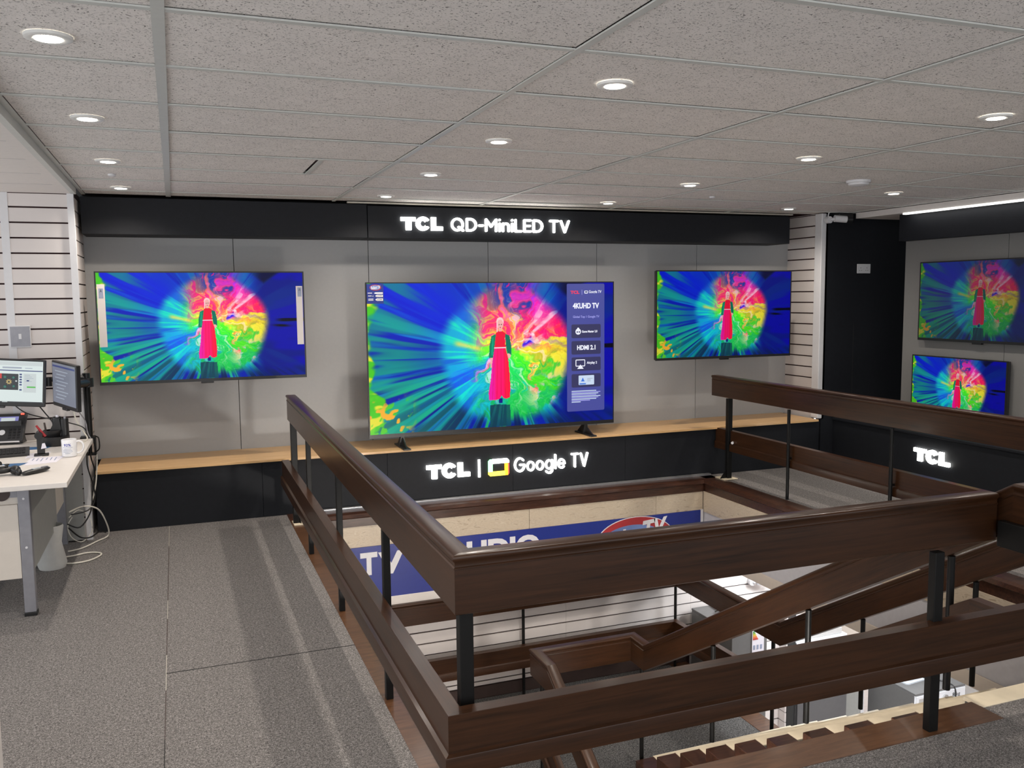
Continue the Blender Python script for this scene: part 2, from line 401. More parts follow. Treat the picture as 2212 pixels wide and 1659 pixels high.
# ---- ceiling
ceil_ = MB(); ceil_.box(-.60, 8.2, -4.2, 4.9, CE + .03, CE + .10); ceiling = struct(ceil_.build('ceiling', 'slot_dark'))
tl = MB(); tl.box(-.586, .586, -.286, .286, .007, .024)
tile = tl.build('ceiling_tile', 'ceiling_tile_mat', None)
first = True
for i in range(-1, 7):
    for j in range(-7, 8):
        x0, x1 = i * 1.2, (i + 1) * 1.2; y0, y1 = j * .6, (j + 1) * .6
        if i == -1: x0 = -.56
        if i == 6: continue
        if j == 7: y1 = 4.47
        if y1 - y0 < .1: continue
        if i == -1 or j == 7 or (i == 0 and j == 4):
            segs = [(x0, x1)] if not (i == 0 and j == 4) else [(0, .78), (.80, 1.2)]
            for (a, b) in segs:
                m = MB(); m.box(a + .012, b - .012, y0 + .012, y1 - .012, CE + .007, CE + .024)
                m.build('ceiling_tile', 'ceiling_tile_mat', ceiling)
        else:
            loc = ((x0 + x1) / 2, (y0 + y1) / 2, CE)
            if first: tile.parent = ceiling; tile.location = loc; first = False
            else: piece(tile, 'ceiling_tile', ceiling, (loc[0], loc[1], CE + random.uniform(-.001, .0015)))
for i in range(0, 7):
    w = .017 if i == 0 else .0125
    box('ceiling_tee', 'tee_metal', (i * 1.2 - w, i * 1.2 + w, -4.2, 4.47, CE, CE + .005), ceiling)
for j in range(-7, 8):
    box('cross_tee', 'tee_metal', (-.56, 7.2, j * .6 - .0125, j * .6 + .0125, CE + .001, CE + .006), ceiling)
box('cross_tee', 'tee_metal', (.78, .805, 2.4125, 2.9875, CE, CE + .005), ceiling)
box('wall_angle', 'tee_metal', (-.575, -.550, -4.2, 4.47, CE, CE + .005), ceiling)
# lower white ceiling on the left
lc = MB(); lc.box(-3.2, -.605, -4.2, 4.1, 2.362, 2.38)
lowceil = struct(lc.build('ceiling', 'white_paint')); 
for y in (-.9, -.3, .3, .9, 1.45, 2.0, 2.55, 3.1, 3.6):
    box('joint', 'soft_grey', (-3.2, -.66, y, y + .006, 2.3612, 2.364), lowceil)
struct(box('trim_6', 'tee_metal', (-.606, -.575, -4.2, 4.10, 2.360, CE + .02)))

# ---- back wall with grey display panels
wall_back = struct(box('wall_back', 'seam_dark', (-.66, 5.80, 4.82, 4.90, -.0, 2.5)))
xs = [-.61, .459, 1.532, 2.589, 3.645, 4.712, 5.775]
for a, b in zip(xs[:-1], xs[1:]):
    box('display_panel', 'grey_board', (a + .0022, b - .0022, 4.800, 4.822, .44, 2.40), wall_back, bev=.0015)
# dark pelmet above
fas = struct(box('wall_header', 'black_board', (-.585, 1.459, 4.46, 4.80, 2.123, 2.385), None, bev=.002))
fas.name = 'trim_7'
f2 = struct(box('trim_8', 'black_board', (1.465, 5.523, 4.46, 4.80, 2.123, 2.375), None, bev=.002))
struct(box('trim_9', 'brass_strip', (1.30, 5.53, 4.425, 4.455, 2.388, 2.399)))

# ---- left slat wall, corner strip, return
wl = MB(); wl.box(-3.2, -.60, 4.118, 4.20, 0, 2.40); wall_left = struct(wl.build('wall_left', 'slot_dark'))
zs = [2.362, 2.2725]
z = 2.2725
edges = [2.362]; z = 2.268
while z > .1: edges.append(z); z -= .1004
edges.append(0.0)
for k in range(len(edges) - 1):
    t_, b_ = edges[k], edges[k + 1]
    for (xa, xb) in ((-3.2, -1.028), (-.985, -.632)):
        box('slat', 'slat_white', (xa, xb, 4.098, 4.111, b_ + .0055, t_ - .0055), wall_left)
box('cover_strip', 'metal_white', (-1.030, -.983, 4.094, 4.117, 0, 2.361), wall_left)
box('corner_strip', 'metal_white', (-.632, -.592, 4.088, 4.125, 0, 2.399), wall_left)
wr = MB(); wr.box(-.66, -.622, 4.126, 4.82, 0, 2.42); wall_ret = struct(wr.build('wall_left_return', 'slot_dark'))
for k in range(len(edges) - 1):
    t_, b_ = edges[k], edges[k + 1]
    box('slat', 'slat_white', (-.622, -.606, 4.128, 4.80, b_ + .005, t_ - .005), wall_ret)

# ---- right end: slat return, corner strips, dark wall
w2 = MB(); w2.box(5.786, 5.83, 4.29, 4.86, .44, 2.46); wall_rr = struct(w2.build('wall_right_return', 'slot_dark'))
z = 2.396; ed = []
while z > .44: ed.append(z); z -= .1042
ed = [2.46] + ed + [0.0]
for k in range(len(ed) - 1):
    box('slat', 'slat_white', (5.770, 5.787, 4.37, 4.80, ed[k + 1] + .006, min(ed[k], 2.40) - .006 if k else 2.399), wall_rr)
box('corner_strip', 'metal_white', (5.745, 5.80, 4.275, 4.372, .447, 2.399), wall_rr, bev=.006)
wall_dark = struct(box('wall_dark', 'black_board', (5.80, 8.2, 4.29, 4.36, 0, 2.46)))
box('panel_joint', 'seam_dark', (6.165, 6.168, 4.2885, 4.2905, 0, 1.35), wall_dark)
# ceiling bulkhead and led strip over the right wall
bh = MB(); bh.prism([(6.05, 2.399), (6.05, 2.347), (7.2, 2.347), (7.2, 2.399)], -4.2, 4.17, 'y'); struct(bh.build('trim_10', 'white_paint'))
# right display wall
wall_right = struct(box('wall_right', 'seam_dark', (6.222, 6.30, -4.2, 3.70, 0, 2.40)))
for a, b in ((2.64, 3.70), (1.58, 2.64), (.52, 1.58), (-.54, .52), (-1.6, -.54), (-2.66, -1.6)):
    box('display_panel', 'grey_board_dim', (6.200, 6.223, a + .002, b - .002, .44, 2.34), wall_right, bev=.0015)
struct(box('trim_11', 'black_board', (6.12, 6.20, -4.2, 3.703, 2.107, 2.345), None, bev=.002))
struct(box('wall_far_right', 'soft_grey', (8.2, 8.3, -4.2, 4.9, -3.1, 2.4)))

# ---- stair well faces: stone, sign bands, slat wall of the landing
wb = MB(); wb.box(.80, 4.36, 4.125, 4.20, -.78, -.105); well_back = struct(wb.build('wall_well_back', 'soft_grey'))
xs = [.80, 1.48, 2.68, 3.88, 4.36]
for a, b in zip(xs[:-1], xs[1:]):
    box('stone_tile', 'travertine', (a + .0015, b - .0015, 4.108, 4.126, -.275, -.105), well_back, bev=.001)
box('cover_strip', 'white_paint', (.95, 4.36, 4.095, 4.126, -.760, -.690), well_back, bev=.003)
box('cover_strip', 'metal_white', (4.332, 4.356, 4.094, 4.126, -.690, -.268), well_back)
wr_ = MB(); wr_.box(4.385, 4.46, -.10, 4.20, -.715, -.105); well_right = struct(wr_.build('wall_well_right', 'soft_grey'))
ys = [4.108, 2.9, 1.7, .5, -.1]
for a, b in zip(ys[1:], ys[:-1]):
    box('stone_tile', 'travertine', (4.362, 4.386, a + .0015, b - .0015, -.290, -.105), well_right, bev=.001)
box('band_panel', 'lilac_grey', (4.368, 4.386, -.10, 4.108, -.610, -.292), well_right)
box('band_panel', 'beige_paint', (4.362, 4.386, -.10, 4.108, -.705, -.612), well_right)
ww = MB(); ww.box(.80, 5.32, 4.218, 4.30, -3.1, -.70); wall_lower = struct(ww.build('wall_lower_back', 'slot_dark'))
z = -.765; ed = []
while z > -1.60: ed.append(z); z -= .0992
ed.append(-1.60)
for k in range(len(ed) - 1):
    for a, b in ((.80, 3.05), (3.052, 4.30)):
        box('slat', 'slat_white', (a, b, 4.198, 4.212, ed[k + 1] + .0058, ed[k] - .0058), wall_lower)
z = -.765
while z > -3.0:
    box('slat', 'slat_white', (4.302, 5.30, 4.198, 4.212, z - .0934, z - .0058), wall_lower); z -= .0992
box('skirting_board', 'skirting', (.95, 4.25, 4.185, 4.217, -1.70, -1.60), wall_lower)
w5 = MB(); w5.box(5.318, 5.40, 4.09, 4.30, -3.1, -.70); wlr = struct(w5.build('wall_lower_return', 'seam_dark'))
z = -.765
while z > -3.0:
    box('slat', 'slat_white', (5.302, 5.319, 4.10, 4.20, z - .0952, z - .004), wlr); z -= .0992
struct(box('wall_lower_far', 'beige_paint', (5.40, 8.2, 5.95, 6.05, -3.1, -.30)))
struct(box('wall_well_left', 'white_paint', (.80, .95, -.1, 4.125, -3.1, -.116)))
struct(box('wall_lower_front', 'white_paint', (.80, 4.5, -1.25, -1.15, -3.1, -.30)))
lfl = struct(box('floor_lower', 'shop_floor', (.6, 8.2, -4.2, 6.0, -3.16, -3.10)))
# ================================================================== RAILINGS AND STAIRS
_h = [(.029, 0), (.034, -.002), (.037, -.007), (.037, -.012), (.034, -.017), (.030, -.021), (.0285, -.028), (.029, -.036), (.033, -.0395), (.033, -.0425), (.030, -.044), (.030, -.181), (.028, -.183)]
HAND = _h + [(-a, b) for a, b in _h[::-1]]
_l = [(.0245, 0), (.026, -.0015), (.026, -.117), (.038, -.123), (.039, -.126), (.039, -.183)]
LOWR = _l + [(-a, b) for a, b in _l[::-1]]
def rail(name, path, prof, parent, mat='rail_wood'):
    """one mesh per straight length, mitred at the corners; grain runs along the length"""
    P = [Vector(p) for p in path]; n = len(P); dirs = []
    for i in range(n - 1):
        d = P[i + 1] - P[i]; d.z = 0; dirs.append(d.normalized())
    nor = []
    for i in range(n):
        a = dirs[max(i - 1, 0)]; b = dirs[min(i, n - 2)]
        na = Vector((-a.y, a.x, 0)); nb = Vector((-b.y, b.x, 0)); m = na + nb
        m.normalize(); nor.append(m / max(.3, m.dot(na)))
    out = []; s0 = 0.0
    for i in range(n - 1):
        L = (P[i + 1] - P[i]).length; vs = []; gs = []
        for (q, nn, s_) in ((P[i], nor[i], s0), (P[i + 1], nor[i + 1], s0 + L)):
            for (sx, tz) in prof:
                vs.append((q + nn * sx + Vector((0, 0, tz)))[:]); gs.append((s_, sx + 3 * i, tz + 7 * i))
        k = len(prof)
        fs = [(j, (j + 1) % k, k + (j + 1) % k, k + j) for j in range(k)] + [tuple(range(k))[::-1], tuple(range(k, 2 * k))]
        m = MB(); m.add(vs, fs, gs); o = m.build(name, mat, parent); out.append(o)
        for p in o.data.polygons: p.use_smooth = len(p.vertices) == 4
        try: o.data.set_sharp_from_angle(angle=radians(40))
        except Exception: pass
        s0 += L + .37
    return out
def post(parent, x, y, z0, z1, w=.030, d=.030, rnd=False, name='post'):
    m = MB()
    if rnd: m.cyl((x, y, z0), (x, y, z1), w / 2, n=12)
    else: m.bbox(x - w / 2, x + w / 2, y - d / 2, y + d / 2, z0, z1, b=.003)
    return m.build(name, 'black_steel', parent, smooth=rnd)
def stud(parent, x, y, z, dx, dy):
    m = MB(); m.cyl((x, y, z), (x + dx, y + dy, z), .009, n=10)
    return m.build('rail_fixing', 'black_steel', parent)

# left and front gallery railing
g1 = thing('gallery_railing', 'dark wooden railing with black posts along the left and front of the stair well', 'railing', (.775, 2.0, 0), group='stair well railings')
rail('handrail', [(.772, 4.03, .950), (.772, -.085, .897), (2.905, -.085, .889)], HAND, g1)
rail('lower_rail', [(.728, 4.13, .452), (.728, -.132, .430), (3.20, -.132, .432)], LOWR, g1)
for y in (3.15, 2.03, .925): post(g1, .767, y, 0.0, .76, .030, .034)
post(g1, .775, 3.965, .006, .756, .044, .044)
post(g1, .790, -.055, 0.001, .702, .044, .040)
post(g1, 2.615, -.112, .0, .694, .044, .034)
for y in (3.15, 2.03, .925): stud(g1, .755, y, .34, -.02, 0)
box('base_plate', 'cream_paint', (.75, .86, 3.90, 4.03, .001, .010), g1, bev=.002)
gm = MB(); gm.prism([(3.925, .01), (3.985, .01), (3.985, .07)], .800, .806, 'x'); gm.build('gusset', 'black_steel', g1)

# right gallery railing
g2 = thing('gallery_railing', 'dark wooden railing with slim posts along the far right side of the stair well', 'railing', (4.555, 2.0, 0), group='stair well railings')
rail('handrail', [(4.557, 4.24, .922), (4.557, -.05, .922), (3.02, -.05, .922)][:2], HAND, g2)
rail('lower_rail', [(4.605, 4.245, .440), (4.605, -.05, .432)], LOWR, g2)
post(g2, 4.575, 4.035, .012, .728, .044, .044)
for y in (3.185, 2.10, .96): post(g2, 4.548, y, .0, .73, .026, .026, True)
for y in (3.185, 2.10, .96): stud(g2, 4.555, y, .335, .03, 0)
sm = MB(); sm.cyl((4.60, 4.00, .34), (4.56, 3.96, .34), .012, n=12); sm.build('rail_fixing', 'metal_white', g2)
box('base_plate', 'cream_paint', (4.50, 4.64, 3.98, 4.13, .004, .013), g2, bev=.002)
gm = MB(); gm.prism([(4.49, .012), (4.55, .012), (4.55, .09)], 4.03, 4.037, 'y'); gm.build('gusset', 'black_steel', g2)

SL = .604
def zh(y): return .935 - SL * (y + .17)
# inner railing of the stairs: down the upper flight, round the half landing, down the lower flight
g3 = thing('stair_railing', 'dark wooden stair railing that zigzags round the half landing, nearest the camera', 'railing', (2.95, 1.2, -1.0), group='stair well railings')
rail('handrail', [(2.95, -.80, .935), (2.95, -.17, .935), (2.95, 2.62, -.75), (2.95, 2.83, -.75), (2.205, 2.83, -.75), (2.205, 2.56, -.75), (2.205, .9, -.75 - SL * 1.66)], HAND, g3)
rail('lower_rail', [(2.965, -.105, .425), (2.965, .02, .425), (2.965, 2.62, -1.16), (2.965, 2.875, -1.20), (2.16, 2.875, -1.20), (2.16, 2.52, -1.20), (2.16, .9, -1.20 - SL * 1.62)], LOWR, g3)
def ztop(i): return -.033 - .1715 * i
for i, y in ((0, .125), (3, .985), (6, 1.825), (9, 2.69)):
    zb = ztop(i) if i else 0.0
    post(g3, 2.95, y, zb if i < 9 else -1.70, (zh(y) - .185) if i < 9 else -.94, .030, .030, True)
post(g3, 2.205, 2.72, -1.70, -.94, .030, .030, True)
bk = MB(); bk.bbox(2.885, 2.915, -.265, -.135, .690, .790, b=.004); bk.build('bracket', 'black_steel', g3)

# outer railing of the landing
g4 = thing('stair_railing', 'dark wooden stair railing along the back and far side of the half landing', 'railing', (4.09, 1.2, -1.0), group='stair well railings')
rail('handrail', [(4.09, -.55, .935), (4.09, -.17, .935), (4.09, 2.62, -.75), (4.09, 4.09, -.75), (1.0, 4.09, -.76)], HAND, g4)
rail('lower_rail', [(4.05, 2.62, -1.20), (4.05, 4.05, -1.235), (1.0, 4.05, -1.245)], LOWR, g4)
rail('lower_rail', [(4.05, -.5, .425), (4.05, .02, .35), (4.05, 2.62, -1.20)], LOWR, g4)
for i, y in ((3, .985), (6, 1.825)): post(g4, 4.09, y, ztop(i), zh(y) - .185, .030, .030, True)
post(g4, 4.09, 2.73, -1.70, -.94, .030, .030, True)
for x in (4.09, 2.62, 1.2): post(g4, x, 4.115, -1.70, -.94, .026, .026, True)

# ---- the stairs
stairs = thing('staircase', 'half-turn staircase with dark wooden tread ends, grey carpet and cream nosings', 'staircase', (3.5, 1.3, -1.7))
for i in range(1, 10):
    y1 = .05 + .2865 * i; y0 = y1 - .2865 - .025; zt = ztop(i)
    m = MB(); m.bbox(2.868, 3.010, y0, y1, zt - .172, zt, b=.004)
    m.build('tread_end', 'dark_trim_wood', stairs)
    box('carpet_tread', 'stair_carpet', (3.011, 4.17, y0, y1 - .006, zt - .172, zt - .006), stairs)
    box('nosing', 'cream_paint', (3.009, 4.185, y1 - .078, y1 + .006, zt - .010, zt + .002), stairs, bev=.0015)
box('nosing', 'cream_paint', (2.955, 4.185, -.055, .045, -.012, .003), stairs, bev=.0015)
box('carpet_tread', 'stair_carpet', (2.955, 4.17, -.10, .035, -.20, -.014), stairs)
m = MB(); m.prism([(.05, -.30), (2.63, -1.85), (2.63, -2.05), (.05, -.50)], 3.0, 4.16, 'x'); m.build('soffit', 'white_paint', stairs)
m = MB(); m.prism([(-.05, -.16), (2.70, -1.80), (2.70, -1.95), (-.05, -.30)], 4.16, 4.195, 'x'); m.build('string', 'cream_paint', stairs)
# landing
m = MB(); m.box(.95, 2.21, 2.62, 4.178, -1.74, -1.70); m.box(2.21, 4.07, 2.66, 4.178, -1.74, -1.70); m.build('landing_carpet', 'stair_carpet', stairs)
box('landing_slab', 'white_paint', (.95, 4.24, 2.63, 4.178, -1.95, -1.742), stairs)
box('landing_edge', 'trim_wood', (4.07, 4.25, 2.64, 4.178, -1.80, -1.698), stairs, bev=.003)
box('landing_edge', 'trim_wood', (2.205, 2.99, 2.50, 2.66, -1.80, -1.699), stairs, bev=.003)
for k in range(1, 9):
    y1 = 2.62 - .2865 * (k - 1); zt = -1.70 - .1725 * k
    if zt < -3.09: break
    box('carpet_tread', 'stair_carpet', (.95, 2.16, y1 - .30, y1, zt - .17, zt), stairs)
    box('nosing', 'cream_paint', (.95, 2.10, y1 - .2865 - .02, y1 - .2865 + .05, zt - .01, zt + .003), stairs)
    box('tread_end', 'dark_trim_wood', (2.162, 2.28, y1 - .30, y1, zt - .17, zt), stairs)
# ================================================================== DISPLAY BENCHES
b1 = thing('display_bench', 'long low black bench with an oak top under the television wall', 'bench', (2.6, 4.5, 0))
xs = [-.575, .57, 1.532, 2.60, 3.66, 4.72, 5.765]
for a, b in zip(xs[:-1], xs[1:]): box('front_panel', 'black_board', (a + .001, b - .001, 4.27, 4.29, .0, .428), b1, bev=.001)
box('carcass', 'black_board', (-.575, 5.74, 4.291, 4.795, .0, .427), b1)
m = MB(); m.bbox(-.568, 5.72, 4.222, 4.797, .428, .447, b=.002); m.build('worktop', 'oak_top', b1)
b2 = thing('display_bench', 'low black bench base with a glowing sign along the right-hand wall', 'bench', (6.1, 1.5, 0))
ys = [4.285, 2.2, .9, -.4, -1.7, -3.0]
for a, b in zip(ys[1:], ys[:-1]): box('front_panel', 'black_board', (5.95, 5.97, a + .001, b - .001, 0, .428), b2, bev=.001)
box('carcass', 'black_board', (5.971, 6.195, -3.0, 3.70, 0, .427), b2)
m = MB(); m.bbox(5.93, 6.198, -3.0, 4.285, .428, .447, b=.002); m.build('worktop', 'black_board', b2)

# ================================================================== TELEVISIONS
def make_picture(W, H):
    """abstract colour burst with a standing figure, RGB display values, row 0 = top"""
    rng = np.random.RandomState(7)
    def vnoise(x, y, seed):
        r = np.random.RandomState(seed).rand(64, 64)
        xi = np.floor(x).astype(int); yi = np.floor(y).astype(int)
        fx = x - xi; fy = y - yi
        fx = fx * fx * (3 - 2 * fx); fy = fy * fy * (3 - 2 * fy)
        a = r[yi % 64, xi % 64]; b = r[yi % 64, (xi + 1) % 64]
        c = r[(yi + 1) % 64, xi % 64]; d = r[(yi + 1) % 64, (xi + 1) % 64]
        return (a * (1 - fx) + b * fx) * (1 - fy) + (c * (1 - fx) + d * fx) * fy
    def fbm(x, y, seed, n=4):
        s = 0; a = .5; t = 0
        for k in range(n):
            s = s + a * vnoise(x * 2 ** k, y * 2 ** k, seed + k); t += a; a *= .5
        return s / t
    u, v = np.meshgrid(np.linspace(0, 1, W), np.linspace(0, 1, H))
    A = 16 / 9.
    cx, cy = .545, .50
    X = (u - cx) * A; Y = (cy - v)
    r = np.hypot(X, Y); th = np.arctan2(Y, X); td = np.degrees(th)
    # swirl warp used inside the burst
    wx = fbm(u * 9 + 3, v * 6 + 1, 11) - .5; wy = fbm(u * 9 + 9, v * 6 + 7, 21) - .5
    X2 = X + .26 * wx; Y2 = Y + .26 * wy
    wx2 = fbm(X2 * 7 + 30, Y2 * 7 + 30, 31, 3) - .5
    th2 = np.degrees(np.arctan2(Y2, X2)) + 60 * wx2
    r2 = np.hypot(X2, Y2)
    def mixc(c, col, m):
        return c * (1 - m[..., None]) + np.array(col) * m[..., None]
    def sm(x, a, b):
        t = np.clip((x - a) / (b - a), 0, 1); return t * t * (3 - 2 * t)
    def band(x, c, w):
        d = (x - c + 180) % 360 - 180
        return np.exp(-(d / w) ** 2)
    def per(f, r_, seed, k=3):          # radial streaks: high frequency across the angle, low along the radius
        q = (td + 180) / 360.
        return fbm(q * f, r_ * 1.6 + 5, seed, k)
    s1 = per(120, r, 51); s2 = per(52, r, 61); s3 = per(130, r, 71, 2)
    # ---- outside the burst, left: blue / teal rays
    base = np.zeros((H, W, 3)) + np.array([.01, .12, .62])
    base = mixc(base, [.03, .58, .72], sm(s1, .40, .62) * (.55 + .45 * sm(v, .3, .6)))
    base = mixc(base, [.01, .08, .50], sm(s2, .52, .66) * .9)
    base = mixc(base, [.10, .76, .62], sm(s3, .50, .74) * sm(v, .15, .6) * .85)
    base = mixc(base, [.02, .45, .85], sm(s2, .42, .54) * sm(.5 - v, -.3, .2) * .5)
    base = mixc(base, [.01, .10, .85], band(td, 148, 22) * .85 * sm(r, .35, .55))
    base = mixc(base, [.00, .10, .70], band(td, 182, 9) * .6 * sm(r, .35, .6))
    base = mixc(base, [.02, .62, .74], band(td, 202, 15) * .85 * sm(s1, .34, .52))
    base = mixc(base, [.02, .66, .55], band(td, 222, 14) * .8 * sm(s3, .36, .56))
    base = mixc(base, [.03, .60, .80], band(td, 165, 6) * .75 * sm(s1, .38, .55))
    base = mixc(base, [.08, .66, .45], sm(.30 - u, 0, .2) * sm(s3, .42, .6) * .6)
    base = mixc(base, [.10, .60, .30], sm(s3, .55, .75) * band(td, 250, 26) * .75)
    base = mixc(base, [.02, .10, .30], sm(s1, .5, .7) * band(td, 245, 40) * .9)
    # left margin: green and yellow tongues
    e = fbm(u * 10 + 40, v * 9, 81, 3)
    g = sm(.030 + .12 * (e - .45) + .02 * sm(v, .6, 1) - u, 0, .02)
    base = mixc(base, [.30, .78, .12], g * .95)
    base = mixc(base, [.88, .86, .22], g * sm(fbm(u * 16 + 3, v * 22, 91, 2), .52, .66))
    g2 = sm(fbm(u * 40 + v * 12, v * 16 + 9, 95, 4), .57, .64) * sm(.20 - u, 0, .10) * sm(v, .66, .85) * sm(s1, .35, .5)
    base = mixc(base, [.36, .80, .14], g2 * .9)
    g3 = sm(fbm(u * 44 + 4 + v * 8, v * 26 + 9, 97, 2), .68, .76) * sm(.2 - u, 0, .1) * sm(v, .7, .86)
    base = mixc(base, [.95, .68, .2], g3)
    # ---- outside the burst, right: dark navy
    rt = sm(u, .70, .80)
    navy = np.zeros((H, W, 3)) + np.array([.015, .07, .50])
    navy = mixc(navy, [.02, .02, .62], sm(fbm(u * 4, v * 7 + 20, 101, 3), .45, .6))
    navy = mixc(navy, [.02, .16, .52], sm(s2, .5, .7) * .7)
    navy = mixc(navy, [.0, .0, .08], sm(.012 + .014 * fbm(u * 12, v * 3, 103, 2) - abs(v - .455), 0, .008) * sm(u, .84, .9))
    navy = mixc(navy, [.0, .0, .06], sm(.016 - abs(v - .51 - (u - .88) * .1), 0, .01) * band(u * 360, .885 * 360, 14))
    navy = mixc(navy, [.01, .02, .12], sm(.12 - v - abs(u - .80) * 1.3, 0, .05) * .8)
    base = base * (1 - rt[..., None]) + navy * rt[..., None]
    # ---- the burst itself
    inn = np.zeros((H, W, 3)) + np.array([.02, .62, .72])
    def ad(c, col, cen, w, lo=0., hi=1.): return mixc(c, col, np.clip(band(th2, cen, w) * 1.25, 0, 1) * (lo + (hi - lo)))
    inn = mixc(inn, [.03, .78, .80], sm(s1, .5, .7))
    inn = mixc(inn, [.02, .42, .85], sm(s2, .5, .65) * .8)
    inn = ad(inn, [.30, .82, .12], 168, 17) * 1
    inn = mixc(inn, [.80, .88, .20], band(th2, 160, 9) * sm(.36 - r2, 0, .15))
    inn = ad(inn, [.95, .62, .30], 140, 11)
    inn = ad(inn, [.98, .45, .22], 108, 26)
    inn = ad(inn, [.95, .20, .38], 62, 20)
    inn = ad(inn, [.98, .16, .30], 36, 16)
    inn = ad(inn, [.92, .78, .16], 10, 11)
    inn = ad(inn, [.98, .60, .20], -2, 6)
    inn = ad(inn, [.28, .82, .10], -22, 20)
    inn = ad(inn, [.10, .74, .30], -60, 24)
    inn = ad(inn, [.06, .62, .60], -110, 26)
    inn = ad(inn, [.60, .22, .75], 205, 7)
    inn = mixc(inn, [.95, .35, .45], band(th2, 212, 5) * sm(.34 - r2, 0, .1))
    # violet and blue at the top of the plume
    up = np.clip(band(td, 80, 30) * 1.3, 0, 1) * sm(r, .22, .40)
    n1 = fbm(X2 * 9 + 12, Y2 * 5 + 3, 111, 3)
    inn = mixc(inn, [.72, .16, .85], up * sm(n1, .36, .48))
    inn = mixc(inn, [.95, .15, .72], up * sm(n1, .48, .58))
    inn = mixc(inn, [.12, .22, .62], up * sm(.42 - n1, 0, .08))
    inn = mixc(inn, [.92, .45, .60], band(td, 88, 20) * sm(r, .2, .3) * sm(.42 - r, 0, .1) * sm(n1, .35, .6) * .8)
    # hot-pink arms and pale streaks, upper right
    n2 = fbm((td + 40) / 9., r * 4 + wx * 3, 121, 3)
    ur = band(td, 38, 20) * sm(r, .06, .16)
    inn = mixc(inn, [1., .78, .86], ur * sm(n2, .60, .70) * .8)
    inn = mixc(inn, [1., .02, .42], ur * sm(.46 - n2, 0, .08) * .8)
    inn = mixc(inn, [.16, .05, .80], band(td, 30, 7) * sm(r, .05, .1) * sm(.24 - r, 0, .04) * sm(n2, .4, .5))
    # yellow, orange and lilac curls on the right and lower right
    n3 = fbm(X2 * 12 + 2, Y2 * 12 + 8, 131, 4)
    rr = sm(X, .02, .14) * sm(.26 - abs(Y + .02), 0, .2)
    inn = mixc(inn, [.96, .86, .20], rr * sm(n3, .52, .60) * .9)
    inn = mixc(inn, [.98, .42, .22], rr * sm(n3, .60, .66) * sm(.30 - X, 0, .2))
    lr = band(td, -42, 18) * sm(r, .26, .36)
    inn = mixc(inn, [.80, .76, .90], lr * sm(n3, .46, .58) * .9)
    inn = mixc(inn, [.95, .85, .45], lr * sm(n3, .58, .64) * .9)
    inn = mixc(inn, [.98, .30, .25], band(td, -48, 7) * sm(r, .2, .28) * sm(.36 - r, 0, .05) * sm(n3, .5, .56))
    fl = fbm((th2 + 200) / 7., r2 * 5 + 2, 151, 4); fm = fbm((th2 + 90) / 4., r2 * 7 + 12, 161, 3)
    inn = mixc(inn, [1., .90, .82], sm(fl, .58, .70) * sm(.44 - r, 0, .2) * .55)
    inn = mixc(inn, [.98, .72, .15], sm(fm, .56, .64) * sm(Y, -.1, .1) * band(td, 95, 45) * sm(.36 - r, 0, .12) * .8)
    inn = mixc(inn, [.95, .05, .45], sm(.42 - fl, 0, .08) * sm(Y, .0, .15) * .75)
    inn = mixc(inn, [.05, .70, .25], sm(.42 - fm, 0, .06) * sm(-Y, -.02, .1) * .7)
    inn = mixc(inn, [.02, .75, .80], sm(.40 - fl, 0, .08) * sm(-Y, .1, .2) * .7)
    # thin bright contour curls all over
    fil = np.abs(((fbm(X2 * 6 + 50, Y2 * 6 + 50, 141, 4) * 9) % 1) - .5)
    inn = mixc(inn, [.95, .98, .75], sm(.10 - fil, 0, .1) * .16)
    inn = mixc(inn, [.02, .25, .55], sm(fil, .40, .5) * .14)
    lft = sm(-X, .12, .34)                                   # left part of the burst fades into cyan rays
    cy_ = np.zeros((H, W, 3)) + np.array([.02, .62, .88])
    cy_ = mixc(cy_, [.05, .85, .80], sm(s1, .48, .62)); cy_ = mixc(cy_, [.02, .35, .88], sm(s2, .52, .66))
    cy_ = mixc(cy_, [.75, .80, .45], band(td, 166, 3.2) * sm(.42 - r, 0, .06))
    inn = inn * (1 - lft[..., None] * .9) + cy_ * lft[..., None] * .9
    R0 = .515 + .012 * np.sin(th * 5)
    m = np.clip(sm(R0 - r, 0, .09) + band(td, 84, 16) * sm(r, .3, .4), 0, 1)
    m = m * (1 - .55 * sm(-Y, .34, .47) * sm(s1, .42, .6))
    img = base * (1 - m[..., None]) + inn * m[..., None]
    # dark foot of the picture
    img = mixc(img, [.01, .10, .32], sm(v, .88, 1.0) * sm(s1, .40, .62) * sm(u, .30, .45) * .9)
    # glow ring round the middle
    img = img * (1 + .25 * np.exp(-(r / .30) ** 2))[..., None]
    # ---- the standing woman
    def poly(pts, soft=.0022):
        pts = np.array(pts, float); inside = np.zeros(u.shape, bool); n = len(pts)
        for i in range(n):
            x0, y0 = pts[i]; x1, y1 = pts[(i + 1) % n]
            c = ((y0 > v) != (y1 > v)) & (u < (x1 - x0) * (v - y0) / (y1 - y0 + 1e-12) + x0)
            inside ^= c
        return inside.astype(float)
    def ell(x0, y0, a, b): return (((u - x0) / a) ** 2 + ((v - y0) / b) ** 2 < 1).astype(float)
    ped = poly([(.470, .845), (.497, .84), (.552, .848), (.556, 1.0), (.468, 1.0)])
    img = mixc(img, [.05, .30, .34], ped * .85); img = mixc(img, [.03, .2, .3], ped * sm(s3, .5, .6) * .6)
    img = mixc(img, [.06, .10, .50], poly([(.507, .80), (.522, .80), (.522, .835), (.505, .835)]))
    img = mixc(img, [.02, .50, .36], poly([(.478, .365), (.497, .350), (.500, .52), (.486, .52), (.467, .515), (.470, .43)]))
